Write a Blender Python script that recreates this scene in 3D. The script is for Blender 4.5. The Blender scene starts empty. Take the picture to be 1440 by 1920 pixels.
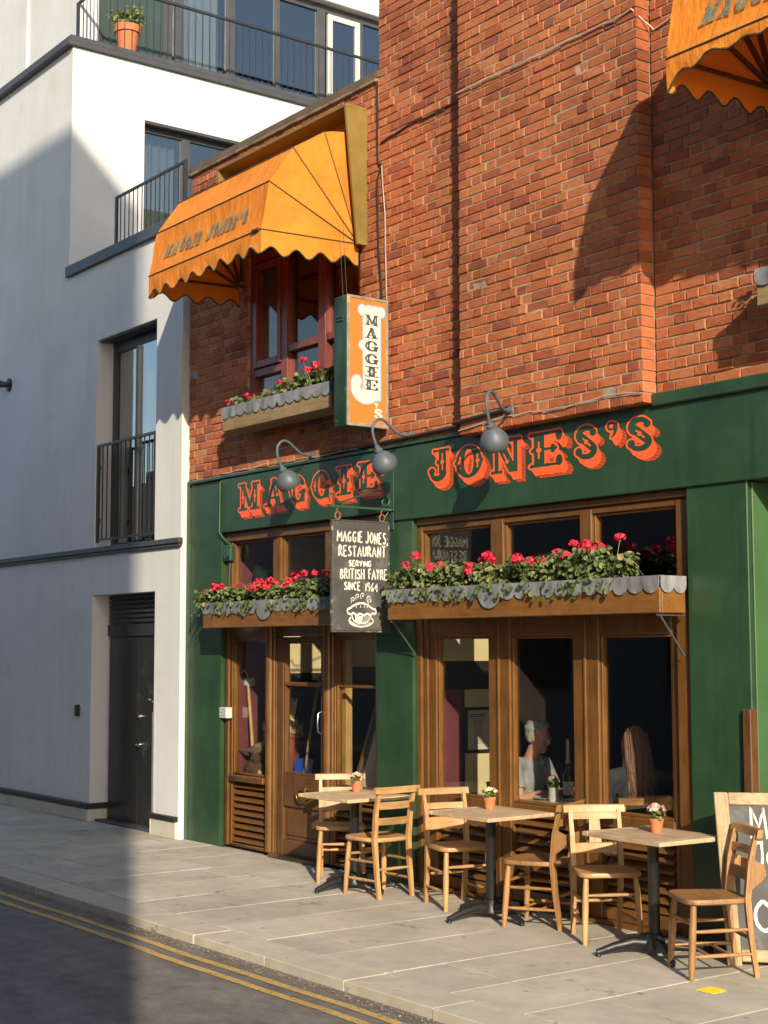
import bpy, math, random
import numpy as np
from mathutils import Vector, Matrix, Euler
from math import sin, cos, pi, radians, hypot, atan2, sqrt
random.seed(7)
rnd = random.random
def ru(a, b): return a + (b - a) * random.random()
C = bpy.context.scene.collection

# ------------------------------------------------------------------ camera
cam = bpy.data.cameras.new('camera'); cam_ob = bpy.data.objects.new('camera', cam); C.objects.link(cam_ob)
bpy.context.scene.camera = cam_ob
cam.sensor_fit = 'HORIZONTAL'; cam.sensor_width = 36; cam.lens = 70.0; cam.clip_start = 0.05; cam.clip_end = 500
pi_, ya_, ro_ = radians(5.2476), radians(53.3045), radians(-0.116)
fw = Vector((-sin(ya_) * cos(pi_), cos(ya_) * cos(pi_), sin(pi_)))
rt = Vector((cos(ya_), sin(ya_), 0)); up = rt.cross(fw)
rt2 = rt * cos(ro_) + up * sin(ro_); up2 = up * cos(ro_) - rt * sin(ro_)
CAM = Vector((0, -7.5, 1.9))
mw = Matrix.Identity(4)
for i in range(3):
    mw[i][0] = rt2[i]; mw[i][1] = up2[i]; mw[i][2] = -fw[i]; mw[i][3] = CAM[i]
cam_ob.matrix_world = mw

# ------------------------------------------------------------------ light
SUN_EL, SUN_AZ = radians(23.5), radians(63.0)          # travel direction, 63 deg left of the facade normal
L = Vector((-sin(SUN_AZ) * cos(SUN_EL), cos(SUN_AZ) * cos(SUN_EL), -sin(SUN_EL)))
sun = bpy.data.lights.new('sun', 'SUN'); sun.energy = 4.6; sun.angle = radians(0.53); sun.color = (1.0, 0.865, 0.67)
sun_ob = bpy.data.objects.new('sun', sun); C.objects.link(sun_ob)
sun_ob.rotation_euler = L.to_track_quat('-Z', 'Y').to_euler(); sun_ob.location = (20, -20, 20)
w = bpy.data.worlds.new('World'); bpy.context.scene.world = w; w.use_nodes = True
nt = w.node_tree; nt.nodes.clear()
sky = nt.nodes.new('ShaderNodeTexSky'); sky.sky_type = 'NISHITA'; sky.sun_disc = False
sky.sun_elevation = SUN_EL; sky.sun_rotation = atan2(-L.x, -L.y)
bg = nt.nodes.new('ShaderNodeBackground'); bg.inputs[1].default_value = 0.15
wo = nt.nodes.new('ShaderNodeOutputWorld')
nt.links.new(sky.outputs[0], bg.inputs[0]); nt.links.new(bg.outputs[0], wo.inputs[0])
vs = bpy.context.scene.view_settings
vs.view_transform = 'Standard'; vs.look = 'None'; vs.gamma = 1; vs.use_curve_mapping = False; vs.exposure = 0.56

# ------------------------------------------------------------------ materials
def newmat(name):
    m = bpy.data.materials.new(name); m.use_nodes = True
    n = m.node_tree.nodes; l = m.node_tree.links
    return m, n, l, n['Principled BSDF']
def vec(n, l, stretch=(1, 1, 1), space='Object'):
    mp = n.new('ShaderNodeMapping'); mp.inputs['Scale'].default_value = stretch
    if space == 'world':
        g = n.new('ShaderNodeNewGeometry'); l.new(g.outputs['Position'], mp.inputs[0])
    else:
        t = n.new('ShaderNodeTexCoord'); l.new(t.outputs['Object'], mp.inputs[0])
    return mp.outputs[0]
def noise(n, l, v, scale, detail=5, rough=.6):
    t = n.new('ShaderNodeTexNoise'); t.inputs['Scale'].default_value = scale
    t.inputs['Detail'].default_value = detail; t.inputs['Roughness'].default_value = rough
    l.new(v, t.inputs['Vector']); return t.outputs[0]
def ramp(n, l, f, stops):
    r = n.new('ShaderNodeValToRGB'); e = r.color_ramp.elements
    while len(e) < len(stops): e.new(.5)
    for el, (p, c) in zip(e, stops): el.position = p; el.color = (c[0], c[1], c[2], 1)
    l.new(f, r.inputs[0]); return r.outputs[0]
def mixc(n, l, f, a, b, mode='MIX'):
    m = n.new('ShaderNodeMix'); m.data_type = 'RGBA'; m.blend_type = mode
    for s, x in ((m.inputs[0], f), (m.inputs[6], a), (m.inputs[7], b)):
        if hasattr(x, 'is_linked') or hasattr(x, 'links'): l.new(x, s)
        elif isinstance(x, (int, float)): s.default_value = x
        else: s.default_value = (x[0], x[1], x[2], 1)
    return m.outputs[2]
def bump(n, l, b, h, strength, dist=.01):
    bp = n.new('ShaderNodeBump'); bp.inputs['Strength'].default_value = strength; bp.inputs['Distance'].default_value = dist
    l.new(h, bp.inputs['Height']); l.new(bp.outputs[0], b.inputs['Normal'])
def sc(c, k): return (c[0] * k, c[1] * k, c[2] * k)
def M(name, col, rough=.6, var=.2, scale=6, bmp=.15, bscale=60, metal=0, stretch=(1, 1, 1), wear=None, wamt=.62, wscale=12, spec=.5, space='Object', island=0):
    m, n, l, b = newmat(name)
    v = vec(n, l, stretch, space)
    f = noise(n, l, v, scale)
    c = ramp(n, l, f, [(.3, sc(col, 1 - var)), (.7, sc(col, 1 + var))])
    if island:
        g = n.new('ShaderNodeNewGeometry'); oi = n.new('ShaderNodeObjectInfo')
        ad = n.new('ShaderNodeMath'); ad.operation = 'ADD'; l.new(g.outputs['Random Per Island'], ad.inputs[0]); l.new(oi.outputs['Random'], ad.inputs[1])
        fr = n.new('ShaderNodeMath'); fr.operation = 'FRACT'; l.new(ad.outputs[0], fr.inputs[0])
        c = mixc(n, l, 1.0, c, ramp(n, l, fr.outputs[0], [(0, (1 - island,) * 3), (1, (1 + island * .6,) * 3)]), 'MULTIPLY')
    if wear:
        f2 = noise(n, l, vec(n, l, (1, 1, 1), space), wscale, 8, .7)
        k = ramp(n, l, f2, [(wamt, (0, 0, 0)), (min(1, wamt + .08), (1, 1, 1))])
        c = mixc(n, l, k, c, wear)
    l.new(c, b.inputs['Base Color'])
    rr = n.new('ShaderNodeMapRange'); rr.inputs[3].default_value = max(.02, rough - .12); rr.inputs[4].default_value = min(1, rough + .12)
    l.new(noise(n, l, v, scale * 3), rr.inputs[0]); l.new(rr.outputs[0], b.inputs['Roughness'])
    b.inputs['Metallic'].default_value = metal; b.inputs['Specular IOR Level'].default_value = spec
    if bmp: bump(n, l, b, noise(n, l, v, bscale, 6, .65), bmp, .006)
    return m
def wood(name, col, dark, rough=.5, axis='Z', scale=9, bmp=.12, island=.0):
    st = {'X': (1, 12, 12), 'Y': (12, 1, 12), 'Z': (12, 12, 1)}[axis]
    m, n, l, b = newmat(name); v = vec(n, l, st)
    f = noise(n, l, v, scale * .35, 8, .7)
    c = ramp(n, l, f, [(.3, dark), (.5, col), (.75, sc(col, 1.2))])
    big = noise(n, l, vec(n, l), 5, 4)
    c = mixc(n, l, .55, c, ramp(n, l, big, [(.3, (.6, .6, .6)), (.7, (1.25, 1.25, 1.25))]), 'MULTIPLY')
    if island:
        g = n.new('ShaderNodeNewGeometry'); oi = n.new('ShaderNodeObjectInfo')
        c = mixc(n, l, 1.0, c, ramp(n, l, oi.outputs['Random'], [(0, (1 - island,) * 3), (1, (1 + island * .5,) * 3)]), 'MULTIPLY')
    l.new(c, b.inputs['Base Color']); b.inputs['Roughness'].default_value = rough
    bump(n, l, b, f, bmp, .004)
    return m

GREEN = M('green_gloss_paint', (.025, .066, .030), .34, .22, 3, .10, 14, wear=(.035, .10, .045), wamt=.66, wscale=5, space='world')
GREENW = M('weathered_green_paint', (.02, .065, .035), .5, .25, 4, .2, 40, wear=(.14, .17, .12), wamt=.60, wscale=11)
LGREEN = M('paler_green', (.055, .125, .050), .38, .12, 3, .08, 14, space='world')
ORANGEP = M('orange_sign_paint', (.92, .125, .03), .5, .06, 20, .05, 60)
BROWN = wood('brown_varnished_wood', (.145, .064, .0145), (.085, .037, .008), .38, 'Z')
BROWNX = wood('brown_varnished_wood_across', (.145, .064, .0145), (.085, .037, .008), .38, 'X')
BROWND = wood('dark_brown_painted_wood', (.115, .052, .018), (.07, .03, .010), .42, 'Z')
REDW = wood('red_brown_window_wood', (.19, .045, .03), (.11, .026, .018), .45, 'Z')
OAKX = wood('weathered_box_oak', (.27, .19, .09), (.15, .10, .05), .8, 'X', 9, .3)
BOXW = wood('flower_box_wood', (.205, .088, .018), (.145, .06, .012), .45, 'X')
LEAD = M('grey_lead_flashing', (.20, .205, .215), .6, .5, 9, .3, 35, stretch=(1, 1, .4))
PINE = wood('honey_pine', (.47, .27, .11), (.30, .155, .055), .45, 'Z', 9, .15, .25)
PINEX = wood('honey_pine_across', (.45, .255, .103), (.28, .145, .052), .45, 'Y', 9, .15, .25)
ELM = wood('dull_brown_chair_wood', (.36, .185, .068), (.21, .10, .036), .5, 'Z', 9, .15, .25)
ELMX = wood('dull_brown_chair_wood_across', (.35, .18, .066), (.21, .10, .036), .5, 'Y', 9, .15, .25)
TOP = wood('bleached_table_board', (.56, .40, .245), (.38, .255, .145), .6, 'X', 9, .2, .2)
RAWW = wood('raw_frame_wood', (.42, .31, .18), (.22, .15, .085), .7, 'Z', 8, .25)
RAWX = wood('raw_frame_wood_across', (.42, .31, .18), (.22, .15, .085), .7, 'X', 8, .25)
YELW = wood('yellow_pine_post', (.50, .31, .11), (.36, .2, .06), .5, 'Z')
BLACKM = M('black_cast_iron', (.012, .012, .013), .42, .3, 10, .25, 60)
BLACKP = M('black_powder_coat', (.022, .022, .024), .45, .25, 6, .05, 60)
DOORB = M('scuffed_black_steel', (.020, .018, .016), .33, .35, 3, .08, 25, wear=(.055, .052, .048), wamt=.58, wscale=4)
GREYF = M('dark_grey_coping_metal', (.055, .056, .06), .5, .15, 6, .05, 50)
LAMPG = M('grey_enamel_lamp', (.075, .096, .112), .5, .1, 12, .06, 50)
RENDER = M('white_wall_render', (.655, .65, .645), .9, .045, 1.3, .25, 180, space='world', wear=(.62, .605, .57), wamt=.60, wscale=2.2)
STONE = M('pale_plinth_stone', (.50, .46, .38), .85, .12, 5, .2, 80)
MORTAR = M('lime_mortar', (.33, .27, .18), .95, .3, 7, .5, 90, space='world', wear=(.13, .10, .08), wamt=.60, wscale=2.5)
PAVE = M('york_stone', (.475, .435, .36), .85, .14, 2.5, .25, 120, space='world', wear=(.24, .215, .18), wamt=.60, wscale=3.3, island=.12)
KERB = M('granite_kerb', (.46, .42, .34), .85, .14, 5, .3, 150, space='world', wear=(.24, .22, .18), wamt=.6, wscale=5, island=.1)
JOINT = M('sand_joint', (.32, .285, .22), .95, .15, 10, .2, 150, space='world')
ASPH = M('asphalt', (.16, .148, .134), .85, .26, 7, .8, 70, space='world', wear=(.26, .24, .21), wamt=.58, wscale=42)
YLINE = M('worn_yellow_paint', (.50, .33, .10), .7, .15, 6, .4, 200, space='world', wear=(.16, .13, .085), wamt=.54, wscale=38)
YPAINT = M('fresh_yellow_paint', (.90, .72, .035), .6, .06, 30, .3, 200, wear=(.36, .32, .2), wamt=.66, wscale=40)
DIRT = M('gutter_grit', (.30, .23, .14), .95, .35, 40, .8, 200, space='world', island=.5)
WHITEP = M('white_plastic', (.50, .49, .46), .45, .06, 8, .03, 50)
CREAM = M('cream_wall_paint', (.72, .60, .33), .7, .07, 3, .08, 60)
MAROON = M('maroon_wall_paint', (.155, .040, .048), .55, .1, 4, .08, 60)
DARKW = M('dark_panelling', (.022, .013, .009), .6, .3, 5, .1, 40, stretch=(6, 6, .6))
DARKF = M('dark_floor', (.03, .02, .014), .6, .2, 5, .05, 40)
CHALKB = M('blackboard_paint', (.062, .060, .058), .6, .25, 4, .06, 60, wear=(.11, .107, .10), wamt=.54, wscale=4)
CHALK = M('white_chalk_paint', (.62, .60, .53), .8, .08, 40, .1, 100)
TERRA = M('terracotta', (.50, .16, .062), .75, .13, 14, .15, 80)
SOIL = M('dark_soil', (.035, .024, .016), .95, .3, 30, .6, 120)
COPE = M('weathered_coping_brick', (.20, .135, .085), .9, .35, 6, .5, 70, space='world', wear=(.10, .085, .06), wamt=.5, wscale=9, island=.6)
CABLE = M('black_cable', (.02, .019, .018), .5, .2, 10, 0)
CABLEW = M('pale_cable', (.42, .38, .32), .6, .25, 5, 0, space='world')
STEEL = M('brushed_steel', (.62, .6, .56), .3, .1, 20, .03, 80, metal=1)
BRASS = M('aged_brass', (.36, .24, .09), .38, .3, 20, .1, 80, metal=1)
OCHRE = M('olive_ochre_board', (.20, .135, .03), .55, .15, 5, .1, 40)
SIGNO = M('bright_orange_sign', (.68, .175, .035), .42, .04, 5, .03, 50)
SIGNW = M('sign_white', (.58, .55, .48), .5, .03, 20, 0)
SIGNB = M('sign_pale_blue', (.27, .43, .56), .5, .05, 20, 0)
SIGND = M('sign_dark_green_black', (.045, .055, .05), .5, .2, 60, 0)
TEAL = M('awning_teal_print', (.11, .20, .155), .8, .2, 40, 0)
HAIRG = M('short_grey_hair', (.29, .275, .25), .7, .3, 60, .4, 200)
HAIRR = M('long_auburn_hair', (.23, .105, .055), .42, .65, 22, .6, 120, stretch=(6, 6, .5))
SKIN = M('skin', (.52, .26, .165), .55, .12, 14, .08, 90)
TEE = M('grey_tshirt', (.27, .28, .30), .9, .1, 12, .3, 60)
DRESS = M('charcoal_top', (.035, .036, .042), .9, .15, 12, .3, 60)
JEANS = M('dark_trousers', (.04, .045, .06), .9, .15, 12, .2, 60)
GLASSBOT = M('dark_green_bottle', (.012, .022, .012), .12, .1, 5, 0)
BLUE = M('blue_shovel_plastic', (.015, .085, .42), .4, .1, 6, .05, 40)
CURT = M('grey_green_curtain', (.34, .37, .34), .9, .12, 6, .1, 30, stretch=(8, 8, .4))
CURTW = M('white_net_curtain', (.66, .66, .68), .9, .12, 6, .1, 30, stretch=(8, 8, .4))
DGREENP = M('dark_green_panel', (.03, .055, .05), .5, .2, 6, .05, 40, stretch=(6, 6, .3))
PAPER = M('cream_paper', (.62, .56, .42), .8, .06, 20, 0)
PRINT = M('grey_print', (.16, .15, .13), .8, .1, 20, 0)
DRYFL = M('dried_flowers', (.52, .42, .20), .9, .3, 20, .2, 60, island=.4)
RUST = M('rusty_copper_pot', (.27, .085, .045), .6, .3, 9, .2, 60)
BARK = M('mossy_bark', (.10, .045, .02), .9, .5, 14, .8, 40)
FEATH = M('speckled_feathers', (.20, .13, .08), .8, .5, 60, .5, 120)
WAX = M('candle_wax', (.62, .52, .36), .5, .1, 20, .1, 40)
GLBLUE = M('pale_blue_bottle', (.10, .26, .36), .12, .1, 5, 0)
OPPO = M('opposite_house_render', (.22, .22, .235), .9, .15, 1, .2, 60, space='world')

def overlay(m, f, stops, fac=1.0):
    n = m.node_tree.nodes; l = m.node_tree.links; b = n['Principled BSDF']; old = b.inputs['Base Color'].links[0].from_socket
    l.new(mixc(n, l, fac, old, ramp(n, l, f, stops), 'MULTIPLY'), b.inputs['Base Color'])
def streaks(m, stretch, scale, lo, a=.3, b_=.52, space='world'):
    n = m.node_tree.nodes; l = m.node_tree.links
    overlay(m, noise(n, l, vec(n, l, stretch, space), scale, 6, .65), [(a, (lo, lo, lo * .97)), (b_, (1, 1, 1))])
def spots(m, scale, r, lo):
    n = m.node_tree.nodes; l = m.node_tree.links; vo = n.new('ShaderNodeTexVoronoi'); vo.inputs['Scale'].default_value = scale
    mp = vec(n, l, (1, 1, .001), 'world'); l.new(mp, vo.inputs['Vector'])
    overlay(m, vo.outputs['Distance'], [(r, (lo, lo, lo)), (r + .02, (1, 1, 1))])
streaks(RENDER, (5, 5, .22), 1.6, .95); streaks(RENDER, (1, 1, 1), .7, .93, .35, .6); streaks(RENDER, (14, 14, .5), 2.2, .93, .25, .42)
streaks(GREEN, (7, 7, .3), 3, .80, .28, .5); streaks(GREEN, (1, 1, 1), 1.3, .82, .3, .6)
spots(PAVE, 3.1, .045, .55); spots(PAVE, 1.7, .05, .72); spots(KERB, 2.3, .05, .6); streaks(PAVE, (1, 1, 1), 1.1, .80, .3, .62); streaks(PAVE, (1, 1, 1), 9, .86, .28, .5)
streaks(CANVAS0, (1, 1, 1), 3, 1) if 0 else None
streaks(ASPH, (.25, 1.6, 1), 1.5, .72, .3, .62)
def brick_mat():
    m, n, l, b = newmat('red_orange_brick')
    g = n.new('ShaderNodeNewGeometry'); oi = n.new('ShaderNodeObjectInfo')
    ad = n.new('ShaderNodeMath'); ad.operation = 'ADD'; l.new(g.outputs['Random Per Island'], ad.inputs[0]); l.new(oi.outputs['Random'], ad.inputs[1])
    fr = n.new('ShaderNodeMath'); fr.operation = 'FRACT'; l.new(ad.outputs[0], fr.inputs[0])
    c = ramp(n, l, fr.outputs[0], [(0, (.42, .125, .048)), (.2, (.49, .165, .068)), (.38, (.39, .108, .045)), (.55, (.53, .195, .082)), (.72, (.45, .145, .058)), (.88, (.36, .10, .044)), (1, (.27, .08, .046))])
    v = vec(n, l, (1, 1, 1), 'world')
    f = noise(n, l, vec(n, l, (1, 1, 1.8), 'world'), 15, 9, .74)
    c = mixc(n, l, .9, c, ramp(n, l, f, [(.30, (.42, .40, .40)), (.46, (.95, .94, .92)), (.6, (1.05, 1.05, 1.03)), (.75, (1.3, 1.3, 1.25))]), 'MULTIPLY')
    f2 = noise(n, l, v, .95, 7, .7)
    c = mixc(n, l, .75, c, ramp(n, l, f2, [(.34, (.42, .38, .37)), (.46, (.82, .80, .78)), (.6, (1, 1, 1)), (.72, (1.1, 1.1, 1.12))]), 'MULTIPLY')
    f3 = noise(n, l, v, 55, 4, .7)
    k = ramp(n, l, f3, [(.66, (0, 0, 0)), (.72, (.6, .6, .6))])
    c = mixc(n, l, k, c, (.14, .075, .05))
    l.new(c, b.inputs['Base Color']); b.inputs['Roughness'].default_value = .9; b.inputs['Specular IOR Level'].default_value = .3
    bump(n, l, b, noise(n, l, v, 70, 8, .75), .55, .008)
    return m
BRICK = brick_mat()

def leaf_mat(name, stops):
    m, n, l, b = newmat(name)
    g = n.new('ShaderNodeNewGeometry')
    c = ramp(n, l, g.outputs['Random Per Island'], stops)
    l.new(c, b.inputs['Base Color']); b.inputs['Roughness'].default_value = .6
    tr = n.new('ShaderNodeBsdfTranslucent'); l.new(c, tr.inputs[0])
    mx = n.new('ShaderNodeMixShader'); mx.inputs[0].default_value = .22
    l.new(b.outputs[0], mx.inputs[1]); l.new(tr.outputs[0], mx.inputs[2])
    l.new(mx.outputs[0], n['Material Output'].inputs[0])
    return m
LEAF = leaf_mat('geranium_leaf', [(0, (.055, .085, .025)), (.4, (.10, .15, .045)), (.8, (.17, .21, .075)), (.93, (.27, .27, .09)), (1, (.33, .25, .10))])
LEAFD = leaf_mat('dark_leaf', [(0, (.05, .085, .02)), (.6, (.10, .15, .035)), (1, (.24, .24, .06))])
PETAL = leaf_mat('crimson_petal', [(0, (.46, .006, .030)), (.5, (.72, .014, .055)), (1, (.84, .075, .13))])
PETALP = leaf_mat('pale_pink_petal', [(0, (.62, .30, .28)), (.5, (.76, .50, .44)), (1, (.78, .68, .52))])
PETALC = leaf_mat('cream_petal', [(0, (.55, .58, .30)), (.5, (.70, .68, .42)), (1, (.74, .72, .55))])

def fabric():
    m, n, l, b = newmat('orange_awning_canvas')
    v = vec(n, l, (1, 1, 1), 'world')
    c = ramp(n, l, noise(n, l, v, 2.5, 6), [(.3, (.70, .215, .024)), (.5, (.76, .25, .030)), (.72, (.80, .30, .045))])
    l.new(c, b.inputs['Base Color']); b.inputs['Roughness'].default_value = .75; b.inputs['Specular IOR Level'].default_value = .25
    tr = n.new('ShaderNodeBsdfTranslucent'); tr.inputs[0].default_value = (.75, .16, .01, 1)
    mx = n.new('ShaderNodeMixShader'); mx.inputs[0].default_value = .16
    l.new(b.outputs[0], mx.inputs[1]); l.new(tr.outputs[0], mx.inputs[2]); l.new(mx.outputs[0], n['Material Output'].inputs[0])
    bump(n, l, b, noise(n, l, vec(n, l, (3, 1, 1.2), 'world'), 4.5, 5), .55, .035)
    return m
CANVAS = fabric()
PIPE = M('dark_olive_piping', (.05, .055, .025), .7, .1, 20, 0)
def glass(name, tint=(1, 1, 1), ior=1.5, boost=1.0):
    m, n, l, b = newmat(name); n.remove(b)
    t = n.new('ShaderNodeBsdfTransparent'); t.inputs[0].default_value = (tint[0], tint[1], tint[2], 1)
    g = n.new('ShaderNodeBsdfGlossy'); g.inputs['Roughness'].default_value = .004
    g.inputs[0].default_value = (.95, .95, .95, 1)
    f = n.new('ShaderNodeFresnel'); ge = n.new('ShaderNodeNewGeometry'); mr = n.new('ShaderNodeMapRange')
    mr.inputs[3].default_value = ior; mr.inputs[4].default_value = 1 / ior; l.new(ge.outputs['Backfacing'], mr.inputs[0]); l.new(mr.outputs[0], f.inputs[0])
    mu = n.new('ShaderNodeMath'); mu.operation = 'MULTIPLY'; mu.inputs[1].default_value = boost; mu.use_clamp = True; l.new(f.outputs[0], mu.inputs[0])
    mx = n.new('ShaderNodeMixShader'); l.new(mu.outputs[0], mx.inputs[0]); l.new(t.outputs[0], mx.inputs[1]); l.new(g.outputs[0], mx.inputs[2])
    l.new(mx.outputs[0], n['Material Output'].inputs[0])
    return m
GLASS = glass('clear_window_glass', (.94, .95, .94), 1.5, 1.0)
GLASSD = glass('double_glazing', (.62, .66, .66), 1.5, 3.4)

# ------------------------------------------------------------------ mesh helper
def wloc(o):
    v = Vector((0, 0, 0))
    while o: v += o.location; o = o.parent
    return v
class MB:
    def __init__(s): s.v = []; s.f = []; s.m = []; s.s = []
    def add(s, vs, fs, m=0, sm=False):
        o = len(s.v); s.v += [tuple(p) for p in vs]
        for f in fs: s.f.append(tuple(i + o for i in f)); s.m.append(m); s.s.append(sm)
        return s
    def box(s, x0, x1, y0, y1, z0, z1, m=0):
        return s.add([(x0, y0, z0), (x1, y0, z0), (x1, y1, z0), (x0, y1, z0), (x0, y0, z1), (x1, y0, z1), (x1, y1, z1), (x0, y1, z1)],
                     [(0, 3, 2, 1), (4, 5, 6, 7), (0, 1, 5, 4), (1, 2, 6, 5), (2, 3, 7, 6), (3, 0, 4, 7)], m)
    def cbox(s, x0, x1, y0, y1, z0, z1, b=.004, m=0):
        if x0 > x1: x0, x1 = x1, x0
        if y0 > y1: y0, y1 = y1, y0
        if z0 > z1: z0, z1 = z1, z0
        b = min(b, (x1 - x0) * .45, (y1 - y0) * .45, (z1 - z0) * .45)
        X = (x0, x1); Y = (y0, y1); Z = (z0, z1); vs = []; idx = {}
        for i in (0, 1):
            for j in (0, 1):
                for k in (0, 1):
                    sx = b * (1 - 2 * i); sy = b * (1 - 2 * j); sz = b * (1 - 2 * k)
                    p = (X[i], Y[j], Z[k])
                    idx[i, j, k, 0] = len(vs); vs.append((p[0], p[1] + sy, p[2] + sz))
                    idx[i, j, k, 1] = len(vs); vs.append((p[0] + sx, p[1], p[2] + sz))
                    idx[i, j, k, 2] = len(vs); vs.append((p[0] + sx, p[1] + sy, p[2]))
        fs = []
        def q(*a): fs.append(tuple(idx[t] for t in a))
        q((0,0,0,0),(0,0,1,0),(0,1,1,0),(0,1,0,0)); q((1,0,0,0),(1,1,0,0),(1,1,1,0),(1,0,1,0))
        q((0,0,0,1),(1,0,0,1),(1,0,1,1),(0,0,1,1)); q((0,1,0,1),(0,1,1,1),(1,1,1,1),(1,1,0,1))
        q((0,0,0,2),(0,1,0,2),(1,1,0,2),(1,0,0,2)); q((0,0,1,2),(1,0,1,2),(1,1,1,2),(0,1,1,2))
        for i in (0, 1):
            for j in (0, 1): q((i,j,0,0),(i,j,0,1),(i,j,1,1),(i,j,1,0))
            for k in (0, 1): q((i,0,k,0),(i,0,k,2),(i,1,k,2),(i,1,k,0))
        for j in (0, 1):
            for k in (0, 1): q((0,j,k,1),(0,j,k,2),(1,j,k,2),(1,j,k,1))
        for i in (0, 1):
            for j in (0, 1):
                for k in (0, 1): q((i,j,k,0),(i,j,k,1),(i,j,k,2))
        return s.add(vs, fs, m)
    def tube(s, pts, r, n=8, m=0, cap=True, sq=False):
        P = [Vector(p) for p in pts]; k = len(P); R = r if isinstance(r, (list, tuple)) else [r] * k
        T = [(P[min(i + 1, k - 1)] - P[max(i - 1, 0)]).normalized() for i in range(k)]
        a = Vector((0, 0, 1)) if abs(T[0].z) < .9 else Vector((1, 0, 0))
        u = T[0].cross(a).normalized(); vs = []
        for i in range(k):
            u = (u - T[i] * u.dot(T[i])).normalized(); w_ = T[i].cross(u)
            for j in range(n):
                t = 2 * pi * j / n + (pi / 4 if sq else 0)
                vs.append(P[i] + (u * cos(t) + w_ * sin(t)) * R[i])
        fs = [(i * n + j, i * n + (j + 1) % n, (i + 1) * n + (j + 1) % n, (i + 1) * n + j) for i in range(k - 1) for j in range(n)]
        if cap: fs += [tuple(range(n - 1, -1, -1)), tuple(range((k - 1) * n, k * n))]
        return s.add(vs, fs, m, not sq)
    def lathe(s, prof, c=(0, 0, 0), n=16, m=0, ax=None):
        vs = []; k = len(prof)
        q = Vector((0, 0, 1)).rotation_difference(Vector(ax)) if ax else None
        for r, z in prof:
            for j in range(n):
                p = Vector((r * cos(2 * pi * j / n), r * sin(2 * pi * j / n), z))
                if q: p = q @ p
                vs.append((p.x + c[0], p.y + c[1], p.z + c[2]))
        fs = [(i * n + j, i * n + (j + 1) % n, (i + 1) * n + (j + 1) % n, (i + 1) * n + j) for i in range(k - 1) for j in range(n)]
        if prof[0][0] > 1e-5: fs.append(tuple(range(n - 1, -1, -1)))
        if prof[-1][0] > 1e-5: fs.append(tuple(range((k - 1) * n, k * n)))
        return s.add(vs, fs, m, True)
    def prism(s, poly, fn, d0, d1, m=0):
        n = len(poly)
        vs = [fn(a, b, d0) for a, b in poly] + [fn(a, b, d1) for a, b in poly]
        return s.add(vs, [tuple(range(n - 1, -1, -1)), tuple(range(n, 2 * n))] + [(i, (i + 1) % n, n + (i + 1) % n, n + i) for i in range(n)], m)
    def ico(s, c, r, m=0, jit=0, sz=1, n=8):
        vs = [(c[0], c[1], c[2] - r * sz)]; rings = 4
        for i in range(1, rings):
            t = pi * i / rings
            for j in range(n):
                k = 1 + ru(-jit, jit)
                vs.append((c[0] + r * k * sin(t) * cos(2 * pi * j / n), c[1] + r * k * sin(t) * sin(2 * pi * j / n), c[2] - r * sz * k * cos(t)))
        vs.append((c[0], c[1], c[2] + r * sz)); fs = []
        for j in range(n):
            fs.append((0, 1 + (j + 1) % n, 1 + j)); b = 1 + (rings - 2) * n
            fs.append((b + j, b + (j + 1) % n, len(vs) - 1))
            for i in range(rings - 2): fs.append((1 + i * n + j, 1 + i * n + (j + 1) % n, 1 + (i + 1) * n + (j + 1) % n, 1 + (i + 1) * n + j))
        return s.add(vs, fs, m, True)
    def xf(s, mat, i0=0):
        for i in range(i0, len(s.v)): s.v[i] = tuple(mat @ Vector(s.v[i]))
        return s
    def mesh(s, name, mats, off=Vector((0, 0, 0))):
        me = bpy.data.meshes.new(name)
        me.from_pydata([(p[0] - off.x, p[1] - off.y, p[2] - off.z) for p in s.v], [], s.f)
        for m in (mats if isinstance(mats, (list, tuple)) else [mats]): me.materials.append(m)
        me.polygons.foreach_set('material_index', s.m); me.polygons.foreach_set('use_smooth', s.s)
        me.update()
        if any(s.s): me.set_sharp_from_angle(angle=radians(48))
        return me
    def build(s, name, mats, parent=None, kind=None, loc=None):
        off = wloc(parent) if parent else Vector((0, 0, 0))
        if loc: off = off + Vector(loc)
        o = bpy.data.objects.new(name, s.mesh(name, mats, off)); C.objects.link(o)
        if parent: o.parent = parent
        if loc: o.location = loc
        if kind: o['kind'] = kind
        return o
def place(o, parent=None, loc=(0, 0, 0)):
    C.objects.link(o); o.parent = parent; o.location = loc; return o
def T(name, label, cat, loc=(0, 0, 0), group=None, rz=0):
    o = bpy.data.objects.new(name, None); o.empty_display_size = .1; C.objects.link(o)
    o.location = loc; o.rotation_euler = (0, 0, rz); o['label'] = label; o['category'] = cat
    if group: o['group'] = group
    return o
def tag(o, label, cat, group=None):
    o['label'] = label; o['category'] = cat
    if group: o['group'] = group
    return o
def struct(o): o['kind'] = 'structure'; return o

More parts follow.
